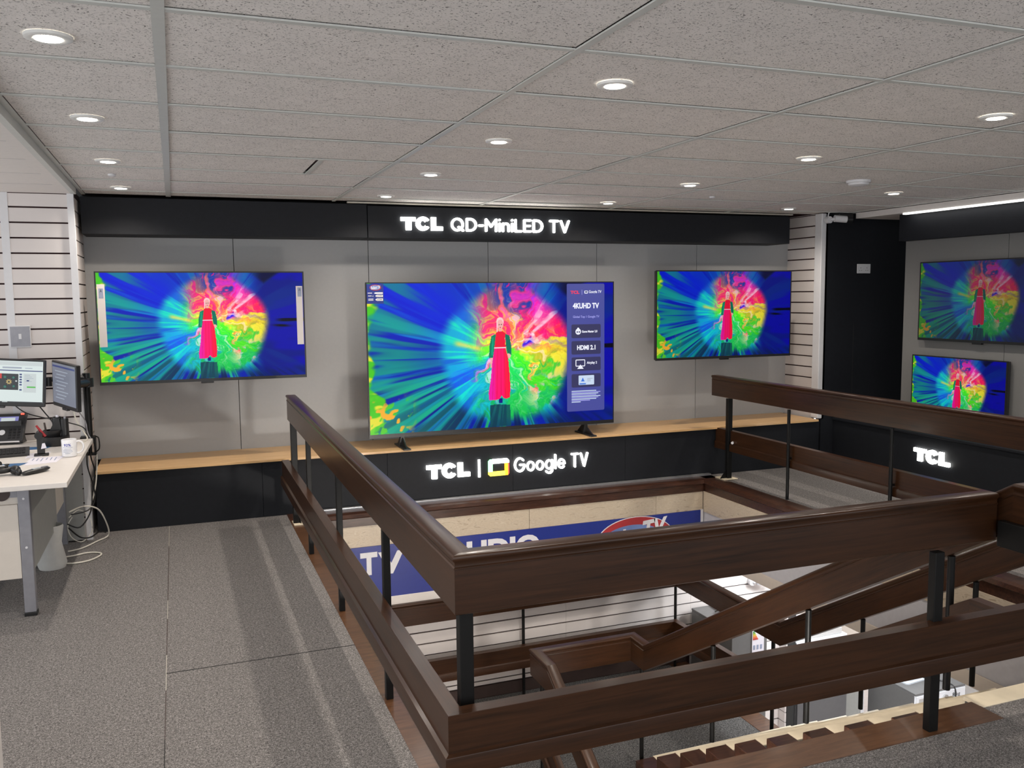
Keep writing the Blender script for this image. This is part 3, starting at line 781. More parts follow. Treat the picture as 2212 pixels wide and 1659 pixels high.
    img = mixc(img, [.04, .62, .48], poly([(.482, .37), (.487, .37), (.484, .50), (.476, .50)]))
    img = mixc(img, [.03, .44, .36], poly([(.534, .350), (.552, .362), (.560, .44), (.560, .50), (.545, .50), (.538, .45)]))
    img = mixc(img, [.93, .70, .66], poly([(.472, .515), (.482, .515), (.481, .585), (.474, .585)]))
    img = mixc(img, [.93, .70, .66], ell(.547, .505, .010, .016))
    sk = [(.490, .448), (.536, .448), (.546, .52), (.551, .62), (.554, .72), (.552, .795), (.538, .805), (.525, .800), (.518, .78), (.508, .805), (.490, .812), (.466, .808), (.464, .76), (.474, .66), (.480, .55)]
    img = mixc(img, [.98, .06, .42], poly(sk))
    img = mixc(img, [.90, .10, .72], poly(sk) * sm(.500 - u, 0, .02) * .75)
    img = mixc(img, [.99, .08, .25], poly(sk) * sm(u, .520, .54))
    img = mixc(img, [.80, .0, .25], poly(sk) * sm(np.sin((u - .5 + (v - .45) * .02) * 420 / (0.4 + v)), .82, .98) * .5)
    to = [(.497, .345), (.506, .330), (.524, .330), (.536, .348), (.533, .39), (.537, .445), (.490, .445), (.494, .39)]
    img = mixc(img, [.92, .06, .22], poly(to))
    img = mixc(img, [.95, .85, .9], poly([(.489, .443), (.537, .443), (.537, .451), (.489, .451)]))
    img = mixc(img, [.94, .66, .62], poly([(.508, .31), (.520, .31), (.521, .335), (.507, .335)]))
    img = mixc(img, [.96, .80, .80], ell(.5140, .268, .0150, .032))
    img = mixc(img, [.94, .68, .66], ell(.5145, .286, .0125, .034))
    img = mixc(img, [.97, .80, .86], poly([(.501, .27), (.504, .27), (.504, .335), (.500, .34)]))
    for ex in (.5105, .5195): img = mixc(img, [.15, .1, .15], ell(ex, .287, .0022, .0035))
    img = mixc(img, [.8, .1, .2], ell(.515, .306, .003, .0032))
    return np.clip(img, 0, 1)

def screen_mesh(Wp, Hp):
    img = make_picture(Wp, Hp)
    me = bpy.data.meshes.new('screen')
    xs_ = np.linspace(-.5, .5, Wp); zs_ = np.linspace(.5, -.5, Hp)
    gx, gz = np.meshgrid(xs_, zs_); co = np.stack([gx, np.zeros_like(gx), gz], -1).astype(np.float32).reshape(-1, 3)
    idx = np.arange(Wp * Hp).reshape(Hp, Wp)
    q = np.stack([idx[1:, :-1], idx[1:, 1:], idx[:-1, 1:], idx[:-1, :-1]], -1).reshape(-1, 4).astype(np.int32)
    me.vertices.add(len(co)); me.vertices.foreach_set('co', co.ravel())
    me.loops.add(q.size); me.loops.foreach_set('vertex_index', q.ravel())
    me.polygons.add(len(q)); me.polygons.foreach_set('loop_start', np.arange(0, q.size, 4, dtype=np.int32))
    me.update(calc_edges=True)
    L = np.where(img <= .04045, img / 12.92, ((img + .055) / 1.055) ** 2.4)
    at = me.attributes.new('picture', 'FLOAT_COLOR', 'POINT')
    at.data.foreach_set('color', np.concatenate([L, np.ones((*L.shape[:2], 1))], -1).astype(np.float32).ravel())
    me.materials.append(None); return me
SCR = screen_mesh(520, 293)
def television(name, label, loc, rz, w, h, mat, bez=.010, chin=.022, logo_x=0, group=None, stand=None, depth=.045, standoff=.3):
    """loc = middle of the front face; the front looks along local -y"""
    t = thing(name, label, 'television', loc, rz, group)
    def lb(nm, m, a, bev=.002): return box(nm, m, a, t, bev=bev, off=Vector((0, 0, 0)))
    lb('back_cover', 'dark_plastic', (-w / 2 + .004, w / 2 - .004, .006, depth, -h / 2 + .004, h / 2 - .004), .006)
    fm = MB()
    fm.box(-w / 2, w / 2, -.002, .010, h / 2 - bez, h / 2); fm.box(-w / 2, w / 2, -.002, .010, -h / 2, -h / 2 + chin)
    fm.box(-w / 2, -w / 2 + bez, -.002, .010, -h / 2 + chin, h / 2 - bez); fm.box(w / 2 - bez, w / 2, -.002, .010, -h / 2 + chin, h / 2 - bez)
    fm.build('bezel', 'black_plastic', t, off=Vector((0, 0, 0)))
    s = bpy.data.objects.new('screen', SCR); COL.objects.link(s); s.parent = t
    s.scale = (w - 2 * bez, 1, h - bez - chin); s.location = (0, 0.0, (chin - bez) / 2)
    if s.data.materials[0] is None: s.data.materials[0] = MATS[mat]
    s.material_slots[0].link = 'OBJECT'; s.material_slots[0].material = MATS[mat]
    if stand:
        for sx in (-1, 1):
            f = MB(); x = sx * (w / 2 - stand[0])
            f.prism([(x - .012, -h / 2 + .01), (x + .012, -h / 2 + .01), (x + .030, -stand[1]), (x - .030, -stand[1])], .0, .03, 'y')
            f.bbox(x - .030, x + .030, -.155, .17, -stand[1], -stand[1] + .012, b=.003)
            f.prism([(-.15, -stand[1] + .012), (.03, -h / 2 + .006), (.06, -h / 2 + .006), (.165, -stand[1] + .012)], x - .004, x + .004, 'x')
            f.build('foot', 'black_plastic', t, off=Vector((0, 0, 0)))
    else:
        lb('sensor_box', 'black_plastic', (-.045 + logo_x, .045 + logo_x, .0, .03, -h / 2 - .014, -h / 2 + .004), .003)
        lb('wall_bracket', 'black_steel', (-.16, .16, depth, standoff, -.10, .10), .004)
    return t
tvl = television('television', 'wall television left of centre with a white paper strip at each side', (.212, 4.375, 1.450), 0, 1.456, .812, 'picture_bright', standoff=.424)
box('paper_strip', 'slat_white', (-.503, -.452, 4.3705, 4.3725, 1.318, 1.765), tvl)
box('paper_strip', 'slat_white', (.878, .926, 4.3705, 4.3725, 1.300, 1.745), tvl)
for x in (-.492, .890):
    box('print', 'grey_ink', (x, x + .030, 4.3695, 4.3702, 1.665, 1.735), tvl)
    lettering('print', 'A', 'black_plastic', x + .008, x + .022, 1.708, 1.728, 4.3694, tvl, .0004)
tvc = television('television', 'largest television, standing on the oak bench with a feature panel on screen', (2.491, 4.330, 1.152), 0, 2.172, 1.236, 'picture_bright', stand=(.27, .705), bez=.009, chin=.030)
tvr = television('television', 'television on the grey back wall nearest the white slatted right corner', (4.745, 4.360, 1.464), 0, 1.462, .806, 'picture_soft', standoff=.438)
tv4 = television('television', 'upper television on the right-hand wall, its picture dimmer than the others', (6.142, 2.855, 1.572), -pi / 2, 1.225, .680, 'picture_dim', standoff=.05)
tv5 = television('television', 'smaller lower television on the right-hand wall behind the railing', (6.142, 3.036, .826), -pi / 2, .966, .548, 'picture_mid', standoff=.05)

# feature panel shown on the big screen
Y = 4.3285
def ui(nm, mt, x0, x1, z0, z1, d=.0012, parent=tvc, rnd=0.0, y=Y):
    if not rnd: return box(nm, mt, (x0, x1, y - d, y, z0, z1), parent)
    pts = []
    for cx_, cz_, a0 in ((x1 - rnd, z1 - rnd, 0), (x0 + rnd, z1 - rnd, 90), (x0 + rnd, z0 + rnd, 180), (x1 - rnd, z0 + rnd, 270)):
        for k in range(5):
            a = radians(a0 + 22.5 * k); pts.append((cx_ + rnd * cos(a), cz_ + rnd * sin(a)))
    m = MB(); m.prism(pts, y - d, y, 'y'); return m.build(nm, mt, parent)
ui('feature_panel', 'ui_panel', 3.128, 3.484, .655, 1.752, rnd=.012)
Y2 = Y - .0012
def uitx(body, mt, x0, x1, z0, z1, off=.02, shear=0, sp=1.0): return lettering('panel_text', body, mt, x0, x1, z0, z1, Y2 - .0002, tvc, .0008, off, shear, spacing=sp)
uitx('TCL', 'ui_red', 3.162, 3.246, 1.665, 1.693, .045)
ui('divider', 'ui_lilac', 3.268, 3.271, 1.658, 1.70, y=Y2)
ui('tv_icon', 'ui_white', 3.293, 3.325, 1.668, 1.692, y=Y2, rnd=.004); ui('tv_icon', 'screen_navy', 3.299, 3.319, 1.675, 1.687, y=Y2 - .0012)
uitx('Google TV', 'ui_white', 3.335, 3.455, 1.664, 1.695, .015)
uitx('4KUHD TV', 'ui_white', 3.183, 3.432, 1.540, 1.588, .04)
uitx('Global Top 1 Google TV', 'ui_lilac', 3.185, 3.435, 1.455, 1.480, .012)
for z0, z1 in ((1.288, 1.405), (1.147, 1.262), (1.005, 1.122), (.862, .978)): ui('feature_tile', 'ui_tile', 3.170, 3.448, z0, z1, y=Y2, rnd=.012)
Y2 -= .0013
uitx('Game Master 2.0', 'ui_white', 3.268, 3.415, 1.333, 1.353, .03)
m = MB(); m.cyl((3.233, Y2 - .001, 1.343), (3.233, Y2, 1.343), .026, n=20); m.cyl((3.233, Y2 - .001, 1.368), (3.233, Y2, 1.368), .010, n=12); m.build('game_icon', 'ui_white', tvc)
m = MB(); m.cyl((3.224, Y2 - .002, 1.340), (3.224, Y2, 1.340), .007, n=10); m.cyl((3.243, Y2 - .002, 1.340), (3.243, Y2, 1.340), .007, n=10); m.build('game_icon', 'ui_tile', tvc)
uitx('HDMI 2.1', 'ui_white', 3.222, 3.397, 1.184, 1.226, .04)
ui('cast_icon', 'ui_white', 3.207, 3.298, 1.043, 1.103, y=Y2, rnd=.008); ui('cast_icon', 'ui_tile', 3.214, 3.291, 1.050, 1.096, y=Y2 - .0012)
m = MB(); m.prism([(3.222, 1.022), (3.282, 1.022), (3.252, 1.060)], Y2 - .004, Y2 - .0026, 'y'); m.build('cast_icon', 'ui_white', tvc)
uitx('Airplay 2', 'ui_white', 3.314, 3.412, 1.056, 1.084, .025)
ui('badge', 'ui_pale', 3.236, 3.384, .882, .964, y=Y2, rnd=.006); ui('badge', 'ui_blue', 3.244, 3.304, .886, .897, y=Y2 - .0012)
m = MB(); m.prism([(3.258, .912), (3.292, .912), (3.275, .946)], Y2 - .003, Y2 - .0013, 'y'); m.build('badge', 'ui_blue', tvc)
for k in range(3): ui('badge_line', 'screen_line', 3.318, 3.350 + .02 * (k == 0), .934 - .011 * k, .938 - .011 * k, y=Y2 - .0012)
Y2 += .0013
for k in range(9):
    ui('small_print', 'ui_lilac' if k % 2 else 'ui_pale', 3.170, 3.425 + .02 * ((k * 5) % 3 - 1) - (.10 if k == 7 else 0) - (.17 if k == 8 else 0), .826 - .0118 * k, .833 - .0118 * k, y=Y2)

# price card on the big television
pc = tag(box('price_card', 'blue_board', (1.412, 1.545, 4.3200, 4.3215, 1.603, 1.758)), 'small navy price card with white price arrows at the top left of the largest television', 'sign')
def pcp(nm, mt, pts, d=.0008):
    m = MB(); m.prism(pts, 4.3200 - d, 4.3199, 'y'); return m.build(nm, mt, pc)
el = lambda cx_, cz_, a, b, n=28: [(cx_ + a * cos(2 * pi * k / n), cz_ + b * sin(2 * pi * k / n)) for k in range(n)]
pcp('emblem', 'red_print', el(1.482, 1.729, .046, .023)); pcp('emblem', 'pale_blue_print', el(1.480, 1.729, .040, .018), .0012)
lettering('emblem_text', 'Reliant TV', 'white_print', 1.446, 1.522, 1.717, 1.742, 4.3185, pc, .0006, .02, .3, roll=.12)
for z0, z1, x0 in ((1.680, 1.692, 1.468), (1.655, 1.673, 1.478), (1.625, 1.645, 1.478)):
    zc = (z0 + z1) / 2; pcp('price_arrow', 'white_print', [(x0, zc), (x0 + .014, z0), (1.540, z0), (1.540, z1), (x0 + .014, z1)])
lettering('price', '£1999', 'dark_plastic', 1.493, 1.532, 1.659, 1.669, 4.3190, pc, .0004)
lettering('price', '£1299', 'dark_plastic', 1.493, 1.532, 1.629, 1.641, 4.3190, pc, .0004)
lettering('price', 'RRP: £', 'white_print', 1.424, 1.466, 1.659, 1.669, 4.3198, pc, .0004, .02)
pcp('text_line', 'white_print', [(1.420, 1.684), (1.455, 1.684), (1.455, 1.689), (1.420, 1.689)])
for z_ in (1.638, 1.628): pcp('text_line', 'white_print', [(1.424, z_), (1.464, z_), (1.464, z_ + .005), (1.424, z_ + .005)])

# ================================================================== GLOWING SIGNS
s1 = thing('illuminated_sign', 'white glowing letters TCL QD-Mini LED TV on the black header above the televisions', 'sign', (2.47, 4.45, 2.23))
heavy_tcl('letter_glow', 1.729, 2.078, 2.188, 2.294, 4.458, s1)
stroke_text('QD-MiniLED TV', 'letter_glow', 2.146, 3.212, 2.186, 2.294, 4.458, s1, hw=.088)
s2 = thing('illuminated_sign', 'white glowing letters TCL and Google TV on the black bench front', 'sign', (2.57, 4.26, .23))
heavy_tcl('letter_glow', 1.848, 2.218, .182, .300, 4.268, s2)
box('divider', 'letter_glow', (2.290, 2.307, 4.255, 4.268, .165, .312), s2)
stroke_text('Google TV', 'letter_glow', 2.608, 3.292, .178, .304, 4.268, s2, hw=.075, gap=.30)
def frame_part(pts, mt):
    m = MB(); m.prism(pts, 4.252, 4.268, 'y'); m.build('tv_emblem', mt, s2)
x0, x1, z0, z1, w_ = 2.378, 2.560, .165, .305, .036
frame_part([(x0 + .015, z1), (x0, z1 - .015), (x0, z0 + w_), (x0 + w_, z0 + w_), (x0 + w_, z1 - w_), (x0 + w_, z1)], 'letter_green')
frame_part([(x0 + w_, z1), (x0 + w_, z1 - w_), (x1 - w_, z1 - w_), (x1, z1 - w_), (x1, z1 - .015), (x1 - .015, z1)], 'letter_glow')
frame_part([(x0, z0 + w_), (x0, z0 + .015), (x0 + .015, z0), (x1 - w_, z0), (x1 - w_, z0 + w_)], 'letter_yellow')
frame_part([(x1 - w_, z0), (x1 - w_, z1 - w_), (x1 - .010, z1 - w_), (x1 - .010, z0)], 'letter_orange')
frame_part([(x1 - .010, z0), (x1 - .010, z1 - w_), (x1, z1 - w_), (x1, z0 + .015)], 'letter_red')
s3 = thing('illuminated_sign', 'white glowing letters TCL on the black base of the right-hand wall', 'sign', (5.94, 3.08, .26))
heavy_tcl('letter_glow', -3.262, -2.885, .205, .318, 5.948, s3, face='-x')

# ---- blue shop sign on the stair well wall
bs = tag(box('wall_sign', 'blue_board', (.97, 4.330, 4.098, 4.107, -.690, -.272)), 'long blue sign board with white capital letters on the back wall of the stair well', 'sign')
lettering('letter', 'T', 'white_print', 1.262, 1.396, -.497, -.317, 4.0965, bs, .003, .045)
lettering('letter', 'V', 'white_print', 1.402, 1.608, -.505, -.325, 4.0965, bs, .003, .045)
lettering('letters', 'AUDIO', 'white_print', 1.935, 2.765, -.500, -.318, 4.0965, bs, .003, .045)
m = MB(); m.prism(el(3.672, -.472, .382, .206, 48), 4.0925, 4.0965, 'y'); em = m.build('emblem', 'white_print', bs)
m = MB(); m.prism(el(3.672, -.472, .374, .200, 48), 4.0905, 4.0925, 'y'); m.build('emblem_ring', 'red_print', em)
m = MB(); m.prism(el(3.640, -.500, .325, .165, 48), 4.0890, 4.0905, 'y'); m.build('emblem_oval', 'pale_blue_print', em)
lettering('emblem_text', 'Reliant', 'white_print', 3.36, 3.80, -.56, -.365, 4.0885, em, .002, .04, .25, roll=.06)
lettering('emblem_text', 'TV', 'white_print', 3.74, 3.99, -.46, -.300, 4.0880, em, .002, .04, .3, roll=.10)

# ================================================================== CEILING LIGHTS
def downlight_proto():
    t = bpy.data.objects.new('downlight', None); COL.objects.link(t); t.empty_display_size = .05
    m = MB(); m.lathe([(.036, -.002), (.046, -.004), (.058, -.0045), (.064, -.002), (.065, .006)], n=32); m.build('trim_ring', 'ring_white', t, smooth=True, off=Vector((0, 0, 0)))
    m = MB(); m.cyl((0, 0, -.0045), (0, 0, .003), .037, n=32); m.build('bulb', 'lamp_glow', t, off=Vector((0, 0, 0)))
    return t
dl = downlight_proto(); k = 0
spots = []
for c, x in enumerate((-.295, 1.515, 3.362, 5.16)):
    for r, y in enumerate((.36, 1.57, 2.79, 4.02)): spots.append((x, y, c, r))
for c, x in enumerate((-.295, 1.515, 3.362, 5.16)):
    for r, y in enumerate((-.85, -2.06, -3.27)):
        if c == 0 or (c == 1 and r > 0): spots.append((x, y, c, -1 - r))
LD = bpy.data.lights.new('downlight_lamp', 'SPOT'); LD.energy = DOWN_W; LD.color = (1.0, .90, .79); LD.spot_size = radians(150); LD.spot_blend = .9; LD.shadow_soft_size = .022
cn = ['leftmost column', 'second column from the left', 'third column from the left', 'rightmost column']
rn = ['nearest the camera in view', 'second from the camera', 'third from the camera', 'farthest, by the back wall']
for (x, y, c, r) in spots:
    if k == 0: o = dl
    else:
        o = dl.copy(); COL.objects.link(o)
        for ch in dl.children:
            q = ch.copy(); COL.objects.link(q); q.parent = o
    k += 1; o.location = (x, y, CE)
    lab = ('round recessed ceiling downlight in the %s, %s' % (cn[c], rn[r])) if r >= 0 else 'round recessed ceiling downlight in the %s, %s behind the picture edge' % (cn[c], ('first', 'second', 'third')[-1 - r])
    tag(o, lab, 'ceiling light', 'recessed downlights')
    l = bpy.data.objects.new('downlight_lamp', LD); COL.objects.link(l); l.location = (x, y, CE - .012)
# led strip on the bulkhead
ls = tag(box('led_strip', 'strip_glow', (6.045, 6.085, -3.5, 3.59, 2.333, 2.3465)), 'long white linear light along the bulkhead above the right-hand televisions', 'ceiling light')
a = bpy.data.lights.new('strip_lamp', 'AREA'); a.shape = 'RECTANGLE'; a.size = .04; a.size_y = 7.0; a.energy = 2.5; a.color = (1, .97, .92)
ao = bpy.data.objects.new('strip_lamp', a); COL.objects.link(ao); ao.location = (6.065, .05, 2.330)
# smoke detector, sensors
sd = thing('smoke_detector', 'white round smoke detector on the ceiling tiles at the right', 'smoke detector', (4.36, 2.28, CE))
m = MB(); m.lathe([(0, -.030), (.040, -.030), (.062, -.024), (.066, -.012)], n=28); m.build('cover', 'metal_white', sd, smooth=True, off=Vector((0, 0, 0)))
m = MB(); m.lathe([(.066, -.012), (.078, -.010), (.080, .006)], n=28); m.build('base', 'metal_white', sd, smooth=True, off=Vector((0, 0, 0)))
for (x, y, lb) in ((-.31, 3.35, 'tiny white ceiling sensor between the two farthest left downlights'), (3.94, 3.39, 'tiny white ceiling sensor in front of the right part of the television wall')):
    m = MB(); m.lathe([(0, -.008), (.014, -.008), (.022, -.003), (.024, .006)], n=20)
    o = m.build('ceiling_sensor', 'metal_white', None, smooth=True, off=Vector((0, 0, 0))); o.location = (x, y, CE); tag(o, lb, 'sensor', 'ceiling sensors')
# camera by the right column
def cctv(loc, lb, d):
    t = thing('security_camera', lb, 'security camera', loc, group='security cameras')
    O = Vector((0, 0, 0))
    m = MB(); m.cyl((-.04, 0, 0), (-.04, .05, 0), .032, n=20); m.build('mount', 'metal_white', t, smooth=True, off=O)
    m = MB(); m.cyl((-.035, 0, 0), (.0, -.02, .008), .013, n=10); m.build('arm', 'metal_white', t, off=O)
    m = MB(); m.cyl((-.01, -.02, .010), (.10 * d, -.055, .002), .032, n=20); m.build('housing', 'metal_white', t, smooth=True, off=O)
    m = MB(); m.cyl((.10 * d, -.055, .002), (.150 * d, -.073, -.001), .033, .030, n=20); m.build('lens_hood', 'black_plastic', t, smooth=True, off=O)
    m = MB(); m.tube([(-.05, .02, .03), (-.06, 0, .06), (-.02, .02, .075)], .006, n=6); m.build('cable', 'metal_white', t, off=O)
cctv((5.83, 4.215, 2.335), 'white bullet camera at the ceiling beside the dark wall', 1)
cctv((4.985, 4.150, -1.035), 'white bullet camera on the slatted wall of the shop floor below', 1)
jb = tag(box('junction_box', 'black_plastic', (5.86, 6.035, 4.18, 4.288, 2.352, 2.40), None, bev=.012), 'small black box at the ceiling beside the white bullet camera', 'box')
# sockets and switches
def plate(lb, x0, x1, y, z0, z1, face, cat='socket'):
    o = thing('wall_socket' if cat == 'socket' else 'light_switch', lb, cat, ((x0 + x1) / 2, y, z0))
    box('face_plate', 'metal_white', (x0, x1, y - .009, y, z0, z1), o, bev=.003)
    return o
so = plate('white double wall socket on the dark wall beside the right corner column', 6.185, 6.345, 4.289, 1.838, 1.928, 0)
for x in (6.225, 6.300):
    m = MB()
    for dx, dz, w, h in ((0, .052, .004, .009), (-.012, .028, .009, .004), (.012, .028, .009, .004)): m.box(x + dx - w / 2, x + dx + w / 2, 4.279, 4.2805, 1.838 + dz - h / 2, 1.838 + dz + h / 2)
    m.build('socket_holes', 'black_plastic', so)
    box('rocker', 'metal_white', (x - .008, x + .008, 4.276, 4.281, 1.905, 1.920), so)
swt = plate('grey metal light switch on the slatted wall above the desk', -1.02, -.895, 4.093, 1.345, 1.49, 0, 'switch')
box('face_surround', 'grey_metal', (-1.015, -.90, 4.0815, 4.085, 1.352, 1.484), swt)
box('rocker', 'metal_white', (-.966, -.950, 4.077, 4.082, 1.402, 1.436), swt)
# ================================================================== DESK AND WHAT STANDS ON IT
DZ = .720
dk = thing('office_desk', 'white office desk with grey metal legs against the slatted wall at the left', 'desk', (-1.1, 3.2, 0))
m = MB(); m.bbox(-2.0, -.552, 2.462, 4.092, DZ - .027, DZ, b=.0025); m.build('desk_top', 'desk_white', dk)
box('leg', 'grey_metal', (-.800, -.745, 2.575, 2.630, .02, DZ - .028), dk, bev=.003)
box('foot', 'black_plastic', (-.803, -.742, 2.572, 2.633, 0, .02), dk, bev=.003)
box('leg', 'grey_metal', (-.800, -.745, 4.02, 4.075, 0.0, DZ - .028), dk, bev=.003)
box('top_rail', 'grey_metal', (-2.0, -.801, 2.60, 2.63, DZ - .085, DZ - .028), dk)
box('front_panel', 'desk_panel', (-2.0, -.803, 2.585, 2.603, .205, DZ - .12), dk, bev=.001)
box('front_panel', 'desk_panel', (-2.0, -.801, 2.604, 2.612, .215, DZ - .028), dk)
m = MB(); m.cyl((-.875, 2.597, DZ - .060), (-.875, 2.602, DZ - .060), .040, n=24); m.build('cable_port', 'skirting', dk)
box('side_panel', 'panel_grey', (-.765, -.748, 2.632, 3.60, .235, DZ - .028), dk, bev=.001)
box('side_panel', 'desk_panel', (-.765, -.750, 3.62, 4.0, .30, DZ - .028), dk, bev=.001)
box('back_panel', 'panel_grey', (-1.9, -.640, 4.070, 4.086, .010, DZ - .028), dk, bev=.001)
for z_ in (.63, .37):
    m = MB(); m.cyl((-.772, 2.571, z_), (-.772, 2.576, z_), .006, n=10); m.build('screw', 'metal_white', dk)

O = Vector((0, 0, 0))
def monitor(lb, loc, rz, w, h, roll=0, lit=True, tilt=0):
    t = thing('monitor', lb, 'monitor', loc, rz); t.rotation_euler = (tilt, roll, rz)
    m = MB(); m.bbox(-w / 2, w / 2, .0, .030, -h / 2, h / 2, b=.005); m.build('casing', 'black_plastic', t, off=O)
    m = MB(); m.cyl((0, .03, -.02), (0, .07, -.02), .045, n=16); m.build('mount_plate', 'black_plastic', t, off=O)
    m = MB(); m.bbox(-.035, .035, -.004, .02, -h / 2 - .012, -h / 2 + .006, b=.004); m.build('chin_badge', 'black_plastic', t, off=O)
    box('screen', 'screen_white' if lit else 'screen_grey', (-w / 2 + .012, w / 2 - .014, -.0012, .001, -h / 2 + .026, h / 2 - .012), t, off=O)
    return t
m1 = monitor('black desktop monitor with a bright web page, on the arm above the desk', (-1.062, 3.86, 1.138), radians(-6), .535, .305, radians(4.2))
def s(t, mt, x0, x1, z0, z1, d=.0022, nm='page_block'): return box(nm, mt, (x0, x1, -d, -.0011, z0, z1), t, off=O)
s(m1, 'screen_pale', -.25, .25, .112, .136); s(m1, 'screen_navy', -.25, .252, .076, .082); s(m1, 'screen_line', .02, .130, .092, .102)
s(m1, 'screen_line', .150, .192, .094, .098)
s(m1, 'screen_dark', -.02, .112, -.046, .058); s(m1, 'screen_red', -.02, .016, .026, .058, .0030)
for k, (x, z_, r, mt) in enumerate(((.058, .006, .019, 'screen_gold'), (.058, .006, .008, 'screen_dark'), (.035, .036, .010, 'screen_teal'), (.084, .034, .009, 'screen_teal'), (.036, -.026, .010, 'screen_teal'), (.086, -.022, .009, 'screen_teal'), (.100, .012, .006, 'screen_pale'))):
    pts = [(x + r * (1 if j % 2 else .62) * cos(2 * pi * j / 16), z_ + r * (1 if j % 2 else .62) * sin(2 * pi * j / 16)) for j in range(16)]
    q = MB(); q.prism(pts, -.0040 - .0004 * k, -.0024, 'y'); q.build('page_picture', mt, m1, off=O)
for k in range(7): s(m1, 'screen_navy' if k != 5 else 'screen_pale', .118, .132, .050 - .0165 * k, .060 - .0165 * k)
s(m1, 'screen_pale', .140, .215, -.060, .062); s(m1, 'screen_green', .162, .212, -.030, -.020, .0030)
s(m1, 'screen_navy', .160, .174, .012, .020, .0030)
for k in range(5): s(m1, 'screen_line', .148, .180 + .01 * (k % 3), .050 - .010 * k, .0525 - .010 * k, .0028)
s(m1, 'screen_dark', -.25, .253, -.1265, -.1205); s(m1, 'screen_pale', .02, .05, -.1255, -.1215, .0030)
m2 = monitor('black desktop monitor with a dim grey page, turned sharply sideways beside the first', (-.684, 3.80, 1.103), radians(-57), .37, .300, 0, False, radians(4))
m2.rotation_euler = (0, radians(3.5), radians(-62))
s(m2, 'screen_navy', -.165, .165, .112, .124); 
for k in range(9): s(m2, 'screen_line', -.13 + .02 * (k % 2), .06 - .03 * (k % 3), .085 - .022 * k, .090 - .022 * k)

arm = thing('clamp_stand', 'black clamp-on monitor arm post at the back corner of the desk', 'monitor stand', (-.575, 4.05, DZ))
m = MB(); m.cyl((-.575, 4.05, DZ + .001), (-.575, 4.05, 1.085), .022, n=16); m.build('post', 'black_steel', arm, smooth=True)
m = MB(); m.bbox(-.63, -.54, 4.0, 4.085, DZ, DZ + .010, b=.002); m.bbox(-.548, -.536, 4.02, 4.08, DZ - .11, DZ + .010, b=.002); m.bbox(-.60, -.536, 4.02, 4.08, DZ - .12, DZ - .105, b=.002)
m.cyl((-.575, 4.05, DZ - .105), (-.575, 4.05, DZ - .03), .012, n=10); m.build('clamp', 'black_steel', arm)
m = MB(); m.tube([(-.540, 4.05, DZ + .006), (-.518, 4.03, DZ - .004), (-.514, 4.0, DZ - .07), (-.54, 4.0, DZ - .095)], .0045, n=8); m.build('clamp_handle', 'black_steel', arm)
for (a, b, zz, r) in (((-.565, 4.05), (-.655, 3.86), 1.098, .030), ((-.575, 4.05), (-.80, 4.0), 1.132, .021), ((-.80, 4.0), (-1.03, 3.97), 1.118, .021)):
    m = MB(); m.cyl((*a, zz), (*b, zz), r, r * .8, n=12); m.cyl((*a, zz - .03), (*a, zz + .03), r * 1.15, n=14); m.build('arm_segment', 'black_plastic', arm, smooth=True)
m = MB(); m.cyl((-1.03, 3.97, 1.118), (-1.04, 3.93, 1.11), .018, n=10); m.cyl((-.640, 3.87, 1.098), (-.665, 3.82, 1.09), .02, n=10); m.build('tilt_joint', 'black_plastic', arm)

# desk phone
ph = thing('desk_phone', 'dark desk telephone with a lit lilac display, propped at an angle', 'telephone', (-1.075, 3.93, DZ), radians(-8))
R1 = Matrix.Translation((0, 0, .02)) @ Matrix.Rotation(radians(52), 4, 'X')
m = MB(); m.bbox(-.17, .12, .0, .21, -.012, .012, b=.005); m.build('body', 'dark_plastic', ph, off=O, xf=R1)
m = MB(); m.box(-.06, .075, .118, .185, .0121, .0128); m.build('display', 'screen_lilac', ph, off=O, xf=R1)
m = MB(); m.box(-.03, .055, .128, .176, .0129, .0134); m.build('display_icon', 'screen_pale', ph, off=O, xf=R1)
m = MB(); m.box(.085, .105, .197, .206, .012, .018); m.build('message_light', 'red_led', ph, off=O, xf=R1)
for r_ in range(4):
    for c_ in range(3):
        m = MB(); m.box(.030 + .026 * c_, .046 + .026 * c_, .020 + .020 * r_, .031 + .020 * r_, .0121, .0150); m.build('key', 'black_plastic', ph, off=O, xf=R1)
m = MB(); m.cyl((-.010, .065, .012), (-.010, .065, .016), .019, n=16); m.build('navigation_key', 'metal_white', ph, off=O, xf=R1)
m = MB(); m.bbox(-.165, -.115, .01, .20, .012, .04, b=.01); m.build('handset', 'black_plastic', ph, off=O, xf=R1)
m = MB(); m.box(-.12, .10, -.004, .006, -.002, .010); m.build('front_lip', 'metal_white', ph, off=O, xf=R1)
m = MB(); m.prism([(.06, 0), (.15, 0), (.13, .02), (.06, .15)], -.12, .10, 'x'); m.build('stand', 'black_plastic', ph, off=O)

